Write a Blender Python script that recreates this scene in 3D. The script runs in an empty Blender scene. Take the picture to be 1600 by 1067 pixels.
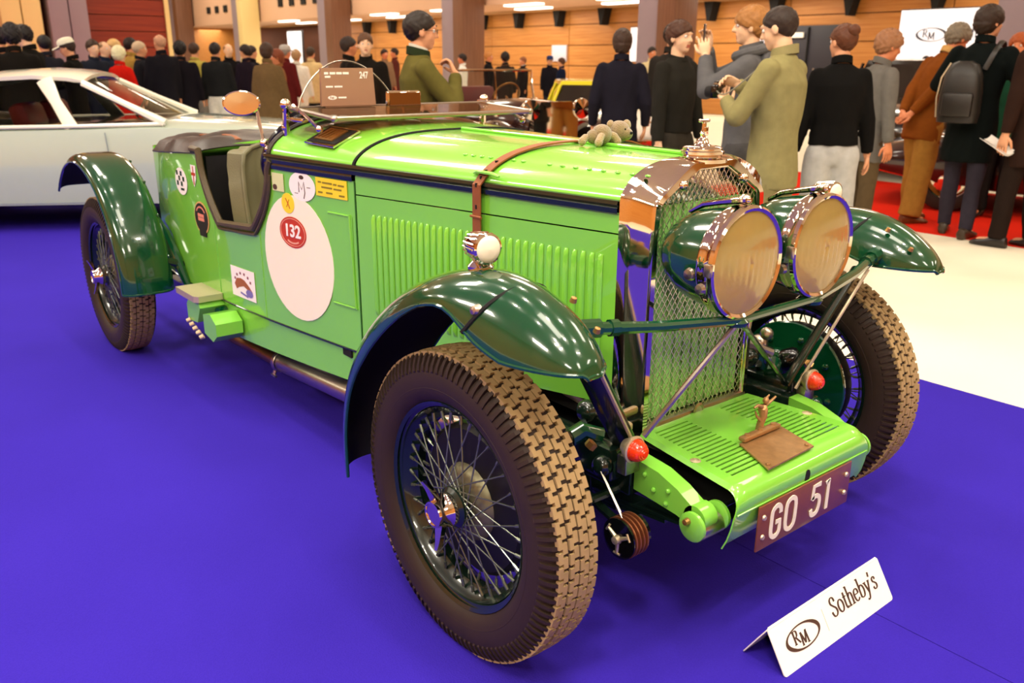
import bpy, bmesh, math, random
import numpy as np
from mathutils import Vector, Matrix
PI = math.pi
S = bpy.context.scene
COL = S.collection
random.seed(7)

# ------------------------------------------------------------------ camera
CAM = np.array([1.47835, -1.77442, 1.36983]); YAW, PITCH, ROLL, FPX = 2.45647702, 0.316548317, 0.006038083, 1337.139
_f = np.array([math.cos(YAW)*math.cos(PITCH), math.sin(YAW)*math.cos(PITCH), -math.sin(PITCH)])
_r = np.cross(_f, [0, 0, 1]); _r /= np.linalg.norm(_r); _u = np.cross(_r, _f)
_r, _u = math.cos(ROLL)*_r + math.sin(ROLL)*_u, -math.sin(ROLL)*_r + math.cos(ROLL)*_u
cd = bpy.data.cameras.new('camera'); cam = bpy.data.objects.new('camera', cd); COL.objects.link(cam)
cam.matrix_world = Matrix(((_r[0], _u[0], -_f[0], CAM[0]), (_r[1], _u[1], -_f[1], CAM[1]), (_r[2], _u[2], -_f[2], CAM[2]), (0, 0, 0, 1)))
cd.sensor_width = 36; cd.lens = FPX*36/1600; cd.clip_start = .05; cd.clip_end = 200
cd.dof.use_dof = True; cd.dof.focus_distance = 2.15; cd.dof.aperture_fstop = 5.0
S.camera = cam

# ------------------------------------------------------------------ world, lights, exposure
w = bpy.data.worlds.new('world'); S.world = w; w.use_nodes = True
w.node_tree.nodes['Background'].inputs[0].default_value = (1, .9, .75, 1)
w.node_tree.nodes['Background'].inputs[1].default_value = .05
S.view_settings.view_transform = 'Standard'; S.view_settings.look = 'None'
S.view_settings.exposure = -1.0; S.view_settings.gamma = 1; S.view_settings.use_curve_mapping = False
S.cycles.max_bounces = 7; S.cycles.diffuse_bounces = 2; S.cycles.glossy_bounces = 4; S.cycles.transmission_bounces = 6; S.cycles.transparent_max_bounces = 8
S.cycles.caustics_reflective = False; S.cycles.caustics_refractive = False; S.cycles.sample_clamp_indirect = 4.0
CEIL = 6.4
def area(name, loc, sx, sy, power, color=(1, .86, .66), rot=(0, 0, 0)):
    l = bpy.data.lights.new(name, 'AREA'); l.shape = 'RECTANGLE'; l.size = sx; l.size_y = sy; l.energy = power; l.color = color
    o = bpy.data.objects.new(name, l); o.location = loc; o.rotation_euler = rot; COL.objects.link(o); return o
WARM = (1, .92, .76)
for i, x in enumerate((-42, -35, -28, -21, -14, -7, 0, 7)):                   # unseen panels added for soft light; row behind camera boosted as side fill
    for j, y in enumerate((-8, -1, 6, 12.5)):
        area('ceiling_fill_light', (x+.8, y, CEIL-.05), 2.4, 1.2, 900 if y == -8 and -15 < x < 8 else 190 if abs(x) < 5 and abs(y-2) < 9 else 330, WARM)
SPOTS = [(-4.4+1.5*i+.2*j, -2.3+1.9*j) for i in range(5) for j in range(3)] + [(1.9+.5*i, -3.0+.5*j) for i in range(2) for j in range(2)] + [(3.4, .6), (3.4, 1.2)]
for x, y in SPOTS:                                             # small lamps of the lighting truss
    l = bpy.data.lights.new('truss_lamp_light', 'AREA'); l.shape = 'DISK'; l.size = .16; l.energy = 43 if x < 1.7 else 75; l.color = (1, .90, .74)
    o = bpy.data.objects.new('truss_lamp_light', l); o.location = (x, y, 5.2); COL.objects.link(o)

# ------------------------------------------------------------------ helpers
def lin(c):
    if isinstance(c, str): c = tuple(int(c[i:i+2], 16)/255 for i in (0, 2, 4))
    return tuple(x/12.92 if x <= .04045 else ((x+.055)/1.055)**2.4 for x in c) + (1,)
MATS = {}
def M(name, col, rough=.5, metal=0, coat=0, var=.10, vscale=14, bump=0, bscale=120, spec=.5, emit=0, trans=0, ior=1.45, alpha=1, sheen=0):
    if name in MATS: return MATS[name]
    m = bpy.data.materials.new(name); m.use_nodes = True; nt = m.node_tree; b = nt.nodes['Principled BSDF']; c = lin(col)
    b.inputs['Roughness'].default_value = rough; b.inputs['Metallic'].default_value = metal
    b.inputs['Coat Weight'].default_value = coat; b.inputs['Coat Roughness'].default_value = .03
    b.inputs['Specular IOR Level'].default_value = spec; b.inputs['IOR'].default_value = ior
    b.inputs['Transmission Weight'].default_value = trans; b.inputs['Alpha'].default_value = alpha
    if sheen: b.inputs['Sheen Weight'].default_value = sheen
    tc = nt.nodes.new('ShaderNodeTexCoord')
    if var:
        n = nt.nodes.new('ShaderNodeTexNoise'); n.inputs['Scale'].default_value = vscale; n.inputs['Detail'].default_value = 4
        nt.links.new(tc.outputs['Object'], n.inputs['Vector'])
        mx = nt.nodes.new('ShaderNodeMix'); mx.data_type = 'RGBA'
        mx.inputs[6].default_value = tuple(x*(1-var) for x in c[:3]) + (1,); mx.inputs[7].default_value = tuple(min(1, x*(1+var)) for x in c[:3]) + (1,)
        nt.links.new(n.outputs['Fac'], mx.inputs[0]); nt.links.new(mx.outputs[2], b.inputs['Base Color'])
    else: b.inputs['Base Color'].default_value = c
    if bump:
        n2 = nt.nodes.new('ShaderNodeTexNoise'); n2.inputs['Scale'].default_value = bscale; n2.inputs['Detail'].default_value = 3
        nt.links.new(tc.outputs['Object'], n2.inputs['Vector'])
        bp = nt.nodes.new('ShaderNodeBump'); bp.inputs['Strength'].default_value = bump; bp.inputs['Distance'].default_value = .004
        nt.links.new(n2.outputs['Fac'], bp.inputs['Height']); nt.links.new(bp.outputs['Normal'], b.inputs['Normal'])
    if emit:
        b.inputs['Emission Color'].default_value = c; b.inputs['Emission Strength'].default_value = emit
    MATS[name] = m; return m
def wood(name, c1, c2, axis=0, rough=.45):
    m = bpy.data.materials.new(name); m.use_nodes = True; nt = m.node_tree; b = nt.nodes['Principled BSDF']; b.inputs['Roughness'].default_value = rough
    tc = nt.nodes.new('ShaderNodeTexCoord'); mp = nt.nodes.new('ShaderNodeMapping'); n = nt.nodes.new('ShaderNodeTexNoise'); r = nt.nodes.new('ShaderNodeValToRGB')
    sc = [18, 18, 18]; sc[axis] = .7; mp.inputs['Scale'].default_value = sc; n.inputs['Scale'].default_value = 1.3; n.inputs['Detail'].default_value = 5
    nt.links.new(tc.outputs['Object'], mp.inputs[0]); nt.links.new(mp.outputs[0], n.inputs['Vector']); nt.links.new(n.outputs['Fac'], r.inputs[0])
    r.color_ramp.elements[0].position = .3; r.color_ramp.elements[0].color = lin(c1); r.color_ramp.elements[1].position = .7; r.color_ramp.elements[1].color = lin(c2)
    nt.links.new(r.outputs[0], b.inputs['Base Color']); return m

V3 = lambda *a: np.array(a, float)
def unit(v): v = np.asarray(v, float); n = np.linalg.norm(v); return v/n if n > 1e-12 else v
def frame(d):
    d = unit(d); a = np.array([0, 0, 1.]) if abs(d[2]) < .9 else np.array([1., 0, 0])
    x = unit(np.cross(a, d)); return x, np.cross(d, x), d
class MB:
    def __init__(s): s.v = []; s.f = []; s.m = []; s.n = 0
    def add(s, vs, fs, mi=0):
        b = s.n; vs = [tuple(map(float, q)) for q in vs]; s.v += vs; s.n += len(vs)
        s.f += [tuple(b+i for i in f) for f in fs]; s.m += [mi]*len(fs); return s
    def box(s, c, d, rot=None, mi=0, bev=0):
        c = np.array(c, float); h = np.array(d, float)/2; R_ = np.array(rot) if rot is not None else np.eye(3)
        if not bev:
            vs = [(x, y, z) for x in (-1, 1) for y in (-1, 1) for z in (-1, 1)]
            fs = [(0, 1, 3, 2), (4, 6, 7, 5), (0, 4, 5, 1), (2, 3, 7, 6), (0, 2, 6, 4), (1, 5, 7, 3)]
            return s.add([c + R_ @ (np.array(q)*h) for q in vs], fs, mi)
        b = min(bev, .49*2*min(h)); bm = bmesh.new(); bmesh.ops.create_cube(bm, size=1)
        for v in bm.verts: v.co = Vector([v.co[i]*2*h[i] for i in range(3)])
        bmesh.ops.bevel(bm, geom=bm.edges[:], offset=b, segments=2, affect='EDGES', profile=.5)
        bm.verts.ensure_lookup_table(); bm.verts.index_update()
        s.add([c + R_ @ np.array(v.co) for v in bm.verts], [[v.index for v in f.verts] for f in bm.faces], mi); bm.free(); return s
    def rings(s, rs, closed=True, caps=True, mi=0, loop=False):
        n = len(rs[0]); vs = [q for r in rs for q in r]; fs = []
        m = len(rs)
        for i in range(m if loop else m-1):
            k = (i+1) % m
            for j in range(n if closed else n-1):
                j2 = (j+1) % n; fs.append((i*n+j, i*n+j2, k*n+j2, k*n+j))
        if caps and closed and not loop:
            fs.append(tuple(range(n-1, -1, -1))); fs.append(tuple((m-1)*n+j for j in range(n)))
        return s.add(vs, fs, mi)
    def tube(s, pts, r, n=8, caps=True, mi=0, loop=False, flat=None, up=None):
        pts = [np.array(q, float) for q in pts]; m = len(pts); rr = [r]*m if np.isscalar(r) else list(r); out = []; px = None
        for i in range(m):
            if loop: d = pts[(i+1) % m]-pts[i-1]
            else: d = pts[min(i+1, m-1)]-pts[max(i-1, 0)]
            d = unit(d)
            if up is not None: x = unit(np.cross(np.array(up, float), d)); y = np.cross(d, x)
            elif px is None: x, y, _ = frame(d)
            else: x = unit(px-d*(px@d)); y = np.cross(d, x)
            px = x; a, b = (1, 1) if flat is None else flat
            out.append([pts[i]+rr[i]*(a*math.cos(t)*x+b*math.sin(t)*y) for t in (2*PI*(k+.5)/n for k in range(n))])
        return s.rings(out, True, caps, mi, loop)
    def lathe(s, prof, o=(0, 0, 0), d=(0, 0, 1), n=24, mi=0, caps=False, loop=False, a0=0, a1=2*PI):
        x, y, z = frame(d); o = np.array(o, float); full = abs(a1-a0-2*PI) < 1e-6
        ts = [a0+(a1-a0)*k/(n if full else n-1) for k in range(n)]
        rs = [[o+z*h+r*(math.cos(t)*x+math.sin(t)*y) for t in ts] for r, h in prof]
        return s.rings(rs, full, caps, mi, loop)
    def cyl(s, a, b, r, n=12, mi=0):
        return s.tube([a, b], r, n, True, mi)
    def ball(s, c, r, n=12, m=8, mi=0, rot=None):
        r = np.array([r]*3 if np.isscalar(r) else r, float); R_ = np.eye(3) if rot is None else np.array(rot); c = np.array(c, float)
        vs = [c+R_ @ (r*V3(0, 0, -1))]+[c+R_ @ (r*V3(math.cos(2*PI*j/n)*math.cos(a), math.sin(2*PI*j/n)*math.cos(a), math.sin(a))) for a in (-PI/2+PI*i/m for i in range(1, m)) for j in range(n)]+[c+R_ @ (r*V3(0, 0, 1))]
        fs = [(0, 1+(j+1) % n, 1+j) for j in range(n)]
        for i in range(m-2):
            for j in range(n): fs.append((1+i*n+j, 1+i*n+(j+1) % n, 1+(i+1)*n+(j+1) % n, 1+(i+1)*n+j))
        L = len(vs)-1; fs += [(L, 1+(m-2)*n+j, 1+(m-2)*n+(j+1) % n) for j in range(n)]
        return s.add(vs, fs, mi)
    def sheet(s, g, th=0, mi=0, keep=None, mi2=None):
        g = np.array(g, float); a, b = g.shape[:2]; ok = lambda i, j: keep is None or keep(i, j)
        fs = [(i*b+j, i*b+j+1, (i+1)*b+j+1, (i+1)*b+j) for i in range(a-1) for j in range(b-1) if ok(i, j)]
        if not th: return s.add(g.reshape(-1, 3), fs, mi)
        du = np.gradient(g, axis=0); dv = np.gradient(g, axis=1); nn = np.cross(du, dv); ln = np.linalg.norm(nn, axis=2, keepdims=True); nn = nn/np.where(ln < 1e-12, 1, ln)
        k = a*b; back = [tuple(k+i for i in reversed(f)) for f in fs]
        from collections import Counter
        ec = Counter()
        for f in fs:
            for p, q in zip(f, f[1:]+f[:1]): ec[(p, q)] += 1
        side = [(q, p, p+k, q+k) for (p, q) in ec if (q, p) not in ec]
        s.add(np.concatenate([g.reshape(-1, 3), (g+nn*th).reshape(-1, 3)]), fs+back+side, mi)
        if mi2 is not None: s.m[-(len(fs)+len(back)+len(side)):] = [mi]*len(fs)+[mi2]*len(back)+[mi]*len(side)
        return s
    def prism(s, poly, fn, h, mi=0):
        n = len(poly); vs = [fn(x, y, 0) for x, y in poly]+[fn(x, y, h) for x, y in poly]
        return s.add(vs, [tuple(range(n-1, -1, -1)), tuple(range(n, 2*n))]+[(i, (i+1) % n, n+(i+1) % n, n+i) for i in range(n)], mi)
    def mir(s):
        k = s.n; s.v += [(x, -y, z) for x, y, z in s.v]; s.f += [tuple(k+i for i in reversed(f)) for f in s.f]; s.m += s.m[:]; s.n *= 2; return s
    def mirrored(s):
        o = MB(); o.v = [(x, -y, z) for x, y, z in s.v]; o.f = [tuple(reversed(f)) for f in s.f]; o.m = s.m[:]; o.n = s.n; return o
    def mesh(s, name, mats, ang=35):
        me = bpy.data.meshes.new(name); me.from_pydata(s.v, [], s.f)
        for m in (mats if isinstance(mats, (list, tuple)) else [mats]): me.materials.append(m)
        me.polygons.foreach_set('material_index', s.m); me.polygons.foreach_set('use_smooth', [True]*len(s.f))
        me.update(); me.set_sharp_from_angle(angle=math.radians(ang)); return me
    def build(s, name, mats, parent=None, off=None, fix=False, ang=35):
        me = s.mesh(name, mats, ang)
        if fix:
            bm = bmesh.new(); bm.from_mesh(me); bmesh.ops.recalc_face_normals(bm, faces=bm.faces); bm.to_mesh(me); bm.free()
        return link(name, me, parent, off)
ORG = {}
def link(name, data, parent=None, off=None):
    o = bpy.data.objects.new(name, data); COL.objects.link(o)
    if parent is not None:
        o.parent = parent; w0 = ORG.get(parent.name, V3(0, 0, 0)); o.location = -w0 if off is None else off
        ORG[o.name] = V3(0, 0, 0) if off is None else w0+np.array(off)
    return o
def thing(name, label, cat, loc=(0, 0, 0), rz=0, group=None):
    o = bpy.data.objects.new(name, None); COL.objects.link(o); o.location = loc; o.rotation_euler = (0, 0, rz); o.empty_display_size = .1
    ORG[o.name] = np.array(loc, float) if not rz else V3(0, 0, 0)
    o['label'] = label; o['category'] = cat
    if group: o['group'] = group
    return o
def tag(o, label, cat=None, group=None):
    o['label'] = label
    if cat: o['category'] = cat
    if group: o['group'] = group
    return o
def struct(o): o['kind'] = 'structure'; return o
def part_empty(name, parent, loc):
    o = bpy.data.objects.new(name, None); COL.objects.link(o); o.parent = parent; o.location = np.array(loc)-ORG.get(parent.name, V3(0, 0, 0)); o.empty_display_size = .05
    return o
def catmull(P, n=8, loop=False):
    P = [np.array(p, float) for p in P]; out = []; m = len(P)
    for i in range(m if loop else m-1):
        g = (lambda k: P[k % m]) if loop else (lambda k: P[min(max(k, 0), m-1)])
        a, b, c, d = g(i-1), g(i), g(i+1), g(i+2)
        for k in range(n):
            t = k/n; out.append(.5*((2*b)+(-a+c)*t+(2*a-5*b+4*c-d)*t*t+(-a+3*b-3*c+d)*t**3))
    if not loop: out.append(P[-1])
    return out
def ell(cx, cy, rx, ry, a0=0, a1=360, n=24):
    return [(cx+rx*math.cos(math.radians(a0+(a1-a0)*k/n)), cy+ry*math.sin(math.radians(a0+(a1-a0)*k/n))) for k in range(n+1)]
def ribbon(mb, pts, fn, thick, thin=None, h=.001, mi=0, pen=0):
    """flat pen stroke: width grows where the stroke runs down, like a broad nib"""
    pts = [np.array(q, float) for q in pts]; m = len(pts); L = []; R_ = []
    for i in range(m):
        d = unit(pts[min(i+1, m-1)]-pts[max(i-1, 0)]); n = V3(-d[1], d[0])
        w_ = thick if thin is None else thin+(thick-thin)*abs(math.sin(math.atan2(d[1], d[0])-pen))**1.3
        L.append(pts[i]+n*w_/2); R_.append(pts[i]-n*w_/2)
    vs = []
    for z in (0, h): vs += [fn(q[0], q[1], z) for q in L]+[fn(q[0], q[1], z) for q in R_]
    k = 2*m; fs = []
    for i in range(m-1):
        fs += [(k+i, k+m+i, k+m+i+1, k+i+1), (i, i+1, k+i+1, k+i), (m+i+1, m+i, k+m+i, k+m+i+1)]
    fs += [(0, k, k+m, m), (m-1, 2*m-1, k+2*m-1, k+m-1)]
    mb.add(vs, fs, mi)
def disc2(mb, cx, cy, rx, ry, fn, h, mi=0, n=32, rot=0):
    c, s_ = math.cos(rot), math.sin(rot)
    mb.prism([(cx+rx*math.cos(t)*c-ry*math.sin(t)*s_, cy+rx*math.cos(t)*s_+ry*math.sin(t)*c) for t in (2*PI*k/n for k in range(n))], fn, h, mi)
# serif stroke glyphs (cap height 1): (advance, strokes)
def _sf(x, y, w_=.26): return [(x-w_/2, y), (x+w_/2, y)]
GL = {
 'S': (.62, [catmull([(.46, .74), (.42, .92), (.27, 1.0), (.10, .90), (.08, .70), (.25, .54), (.43, .38), (.47, .18), (.33, .02), (.14, .02), (.04, .16), (.03, .28)], 5)]),
 'o': (.58, [ell(.27, .33, .23, .33)]),
 't': (.38, [catmull([(.15, .88), (.15, .5), (.15, .14), (.22, .01), (.35, .07)], 4), [(.02, .64), (.33, .64)]]),
 'h': (.62, [[(.12, 0), (.12, 1.08)], catmull([(.12, .48), (.26, .66), (.42, .62), (.47, .44), (.47, .2), (.47, 0)], 4), _sf(.12, .012), _sf(.47, .012), [(.0, 1.07), (.14, 1.07)]]),
 'e': (.54, [[(.06, .38), (.45, .38)], catmull([(.45, .38), (.42, .58), (.27, .66), (.10, .56), (.05, .33), (.12, .08), (.28, 0), (.46, .12)], 5)]),
 'b': (.60, [[(.11, .04), (.11, 1.08)], catmull([(.11, .5), (.26, .66), (.44, .58), (.51, .34), (.44, .08), (.28, 0), (.11, .06)], 5), [(-.02, 1.07), (.13, 1.07)]]),
 'y': (.56, [[(.08, .64), (.30, .04)], catmull([(.50, .64), (.30, .04), (.20, -.22), (.08, -.30), (.0, -.24)], 4), _sf(.09, .64), _sf(.48, .64, .2)]),
 "'": (.22, [[(.12, 1.05), (.07, .80)]]),
 's': (.44, [catmull([(.33, .50), (.30, .62), (.18, .66), (.07, .57), (.09, .44), (.22, .35), (.34, .24), (.34, .08), (.21, 0), (.08, .03), (.03, .16)], 4)]),
 'R': (.80, [[(.16, 0), (.16, 1)], catmull([(.16, .98), (.42, .99), (.56, .88), (.54, .64), (.40, .52), (.16, .50)], 5), [(.34, .51), (.72, 0)], _sf(.16, .012, .3), [(.0, .985), (.2, .985)], [(.64, .012), (.82, .012)]]),
 'M': (1.05, [[(.14, 0), (.20, 1)], [(.20, 1), (.50, .1)], [(.50, .1), (.84, 1)], [(.84, 1), (.90, 0)], _sf(.14, .012), _sf(.90, .012, .3), [(.08, .985), (.22, .985)], [(.82, .985), (.96, .985)]]),
}
def serif(mb, text, fn, x, y, size, thick=.12, thin=.035, track=0, mi=0, h=.0012):
    for ch in text:
        adv, st = GL[ch]
        for q in st: ribbon(mb, [(x+a*size, y+b*size) for a, b in q], fn, thick*size, thin*size, h, mi)
        x += (adv+track)*size
    return x
def oval_logo(mb, cx, cy, rx, ry, fn, mi=0, h=.0012):
    n = 48; vs = []; fs = []
    for z in (0, h):
        for k in range(n):
            t = 2*PI*k/n; vs.append(fn(cx+rx*math.cos(t), cy+ry*math.sin(t), z))
            kx, ky = .84+.05*math.cos(t-.6), .80+.05*math.cos(t-.6)
            a = .015+.13*abs(math.cos(t-.55))**3
            vs.append(fn(cx+rx*(.95-a)*math.cos(t), cy+ry*(.93-a)*math.sin(t), z))
    N = 2*n
    for k in range(n):
        j = (k+1) % n; fs += [(N+2*k, N+2*j, N+2*j+1, N+2*k+1), (2*k, N+2*k, N+2*j, 2*j), (2*j+1, N+2*j+1, N+2*k+1, 2*k+1)]
    mb.add(vs, [tuple(reversed(f)) for f in fs], mi)
    s1 = ry*1.06
    serif(mb, 'R', fn, cx-rx*.56, cy-ry*.34, s1, .17, .05, 0, mi, h); serif(mb, 'M', fn, cx-rx*.20, cy-ry*.70, s1*.98, .17, .05, 0, mi, h)
TXT = []
def ftext(name, txt, size, mat, parent, mw, xs=1, bold=.0, align='CENTER'):
    c = bpy.data.curves.new(name, 'FONT'); c.body = txt; c.size = size; c.extrude = .0006; c.offset = bold; c.align_x = align; c.align_y = 'CENTER'; c.materials.append(mat); c.resolution_u = 3
    o = bpy.data.objects.new(name, c); COL.objects.link(o); o.parent = parent
    T = Matrix.Translation(-Vector(ORG.get(parent.name, V3(0, 0, 0)))) if parent is not None else Matrix()
    o.matrix_local = T @ mw @ Matrix.Diagonal((xs, 1, 1, 1)); TXT.append(o); return o
def basis(o, x, y):
    x = unit(x); z = unit(np.cross(x, y)); y = np.cross(z, x)
    return Matrix(((x[0], y[0], z[0], o[0]), (x[1], y[1], z[1], o[1]), (x[2], y[2], z[2], o[2]), (0, 0, 0, 1)))
def copy_tree(o, parent=None, loc=None, rot=None):
    c = o.copy(); COL.objects.link(c)
    if parent is not None: c.parent = parent
    if loc is not None: c.location = loc
    if rot is not None: c.rotation_euler = rot
    for ch in list(o.children): copy_tree(ch, c)
    return c
# ------------------------------------------------------------------ materials
GREEN = M('spring_green_paint', '80cf42', .26, coat=1, var=.04, vscale=3)
GREEN2 = M('spring_green_enamel', '80cc44', .33, coat=.6, var=.05)
DKGREEN = M('deep_green_gloss', '053f22', .16, coat=1, var=.05)
DKMETAL = M('dark_green_black_enamel', '0e1f16', .25, coat=.6, var=.1)
BLACK = M('black_gloss', '0b0b0d', .2, coat=.5, var=.05)
MATTE = M('matt_black', '0c0a0a', .8, var=.1)
CHROME = M('chrome', 'e6dccd', .05, 1, var=0)
STEEL = M('brushed_steel', 'b9afa0', .3, 1, var=.12, vscale=40)
ALU = M('cast_aluminium', 'd8c8a6', .42, .7, var=.1)
BRASS = M('aged_brass', 'b48850', .3, .8, var=.25, vscale=30)
BRONZE = M('worn_bronze', 'b3895a', .42, .65, var=.3, vscale=45, bump=.3, bscale=200)
RUBBER = M('tyre_rubber', '2f221a', .6, var=.2, vscale=20, spec=.35)
TREAD = M('dusty_lit_tread_rubber', 'a88d62', .8, var=.22, vscale=25, spec=.2)  # tan mixes tread dust with the bright light on it
LEATHER = M('olive_grey_leather', '6e6a4c', .42, var=.12, vscale=9, bump=.25, bscale=220)
LEATHER_B = M('dark_brown_leather', '2b2018', .38, var=.15, vscale=9, bump=.25, bscale=200)
STRAP = M('tan_strap_leather', '8a4d24', .5, var=.2, vscale=25, bump=.25, bscale=250)
CREAM = M('cream_vinyl', 'fcf4d8', .45, var=.02)
WHITE = M('white_print', 'fdf6ec', .5, var=.01)
INK = M('brown_black_ink', '4a3220', .6, var=.05)
RED = M('oxide_red_print', 'c03a16', .45, var=.05)
YELLOW = M('yellow_print', 'f6d92c', .5, var=.03)
PLATEBROWN = M('brown_number_plate', '77421f', .38, var=.2, vscale=30, coat=.3)
GLASS = M('clear_glass', 'ffffff', .0, trans=1, ior=1.12, var=0)
def lens_mat():
    m = M('amber_reflector_bowl', 'f8e2ac', .25, 1, var=.2, vscale=20); return m
AMBER = lens_mat()
REDLENS = M('red_lens', 'f03c18', .2, coat=.3, var=.12, vscale=60)
# ------------------------------------------------------------------ the hall
def carpet_mat(name, c, sc=60, var=.25, fade=.3):
    m = bpy.data.materials.new(name); m.use_nodes = True; nt = m.node_tree; b = nt.nodes['Principled BSDF']; b.inputs['Roughness'].default_value = .95; b.inputs['Specular IOR Level'].default_value = .1
    tc = nt.nodes.new('ShaderNodeTexCoord'); n1 = nt.nodes.new('ShaderNodeTexNoise'); n2 = nt.nodes.new('ShaderNodeTexNoise'); n1.inputs['Scale'].default_value = sc*4; n2.inputs['Scale'].default_value = 2.2; n2.inputs['Detail'].default_value = 6
    ad = nt.nodes.new('ShaderNodeMath'); ad.operation = 'MULTIPLY_ADD'; ad.inputs[1].default_value = .6
    r = nt.nodes.new('ShaderNodeMix'); r.data_type = 'RGBA'; cc = lin(c)
    r.inputs[6].default_value = tuple(q*(1-var) for q in cc[:3])+(1,); r.inputs[7].default_value = tuple(min(1, q*(1+var)) for q in cc[:3])+(1,)
    for n in (n1, n2): nt.links.new(tc.outputs['Object'], n.inputs['Vector'])
    nt.links.new(n1.outputs['Fac'], ad.inputs[0]); sc2 = nt.nodes.new('ShaderNodeMath'); sc2.operation = 'MULTIPLY'; sc2.inputs[1].default_value = .4
    nt.links.new(n2.outputs['Fac'], sc2.inputs[0]); nt.links.new(sc2.outputs[0], ad.inputs[2]); nt.links.new(ad.outputs[0], r.inputs[0]); nt.links.new(r.outputs[2], b.inputs['Base Color'])
    bp = nt.nodes.new('ShaderNodeBump'); bp.inputs['Strength'].default_value = .5; bp.inputs['Distance'].default_value = .003
    nt.links.new(n1.outputs['Fac'], bp.inputs['Height']); nt.links.new(bp.outputs[0], b.inputs['Normal']); return m
FLOORM = M('cream_white_floor', 'fbf1d8', .4, var=.03, vscale=1.5, spec=.3)
BLUE = carpet_mat('ultramarine_carpet', '3522a2'); REDC = carpet_mat('red_carpet', 'd8230c')
X0, X1, Y0, Y1 = -47.0, 12.0, -12.0, 18.0
struct(MB().box(((X0+X1)/2, (Y0+Y1)/2, -.05), (X1-X0, Y1-Y0, .1)).build('floor', FLOORM))
cb_ = struct(MB().box((-5.0, (-9+1.985)/2, .0006), (18.0, 10.985, .0012)).build('carpet', M('carpet_backing', '22126a', .9))); tag(cb_, 'ultramarine blue carpet under the green vintage racer')
for k in range(6):                                             # laid in rolls beside each other, a fine seam between them
    y1 = 1.985 if k == 0 else .172-2.0*(k-1); y0 = max(-9, .172-2.0*k); MB().box((-5.0, (y0+y1)/2, .0021), (18.0, y1-y0-.0028, .0018)).build('carpet_roll', BLUE, cb_)
tag(struct(MB().box((-7.5, 6.95, .0015), (25, 2.9, .003)).build('carpet', REDC)), 'long red carpet strip behind the white walkway')
tag(struct(MB().box((-20.5, -1.0, .0015), (7.9, 12.0, .003)).build('carpet', REDC)), 'red carpet field at the far wooden wall')
WOODR = wood('red_brown_wood', '7c1e06', '96300c', 1); WOODO = wood('orange_oak_wood', 'b9722f', 'd08f49', 0); TAN = M('tan_beam', 'c99a6b', .5, var=.06, vscale=2)
JOINT = M('dark_joint', '5a2c12', .7); FASC = M('pink_beige_plaster', 'e2b393', .7, var=.04, vscale=1.2); FASC2 = M('cream_plaster', 'f4d592', .7, var=.04, vscale=1.2)
COLG = M('grey_column', '9a8690', .6, var=.07, vscale=2); COLB = wood('brown_column_wood', '6e4630', '835741', 2); CEILM = M('ceiling_cream', 'f1e2c8', .8)
struct(MB().box(((X0+X1)/2, (Y0+Y1)/2, CEIL+.05), (X1-X0, Y1-Y0, .1)).build('ceiling', CEILM))
# back wall: backing plus separate wooden boards
wb = struct(MB().box(((X0+X1)/2, Y1+.05, CEIL/2), (X1-X0, .1, CEIL)).build('wall_back', JOINT))
me_cache = {}
def boards(wall, axis, at_, a0, a1, rows, length, mat, name='board', gap=.025):
    for zi, (z0, z1) in enumerate(rows):
        x = a0
        while x < a1-.2:
            L = min(length, a1-x); key = (axis, round(L, 2), round(z1-z0, 2), mat.name)
            if key not in me_cache:
                d = (L-gap, .03, z1-z0-gap) if axis == 'x' else (.03, L-gap, z1-z0-gap); me_cache[key] = MB().box((0, 0, 0), d).mesh(name, mat)
            o = bpy.data.objects.new(name, me_cache[key]); COL.objects.link(o); o.parent = wall
            o.location = (x+L/2, at_, (z0+z1)/2) if axis == 'x' else (at_, x+L/2, (z0+z1)/2); x += L
boards(wb, 'x', Y1-.02, -36, 12, [(0, .62), (.62, 1.24), (1.24, 1.86), (1.86, 2.48), (2.48, 3.1)], 4.03, WOODO)
wl = struct(MB().box((-25.05, -2.5, CEIL/2), (.1, 19.0, CEIL)).build('wall_left', JOINT))
boards(wl, 'y', -24.98, -12, 7.0, [(.42*i, .42*i+.42) for i in range(10)], 4.75, WOODR)
struct(MB().box((-25.0, 7.05, CEIL/2), (.2, .12, CEIL)).build('trim_1', FASC2))
for nm, c, d in (('wall_front', ((X0+X1)/2, Y0-.05, CEIL/2), (X1-X0, .1, CEIL)), ('wall_right', (X1+.05, 3, CEIL/2), (.1, 30, CEIL)), ('wall_far', (X0-.05, 3, CEIL/2), (.1, 30, CEIL))):
    struct(MB().box(c, d).build(nm, WOODO))
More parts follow.
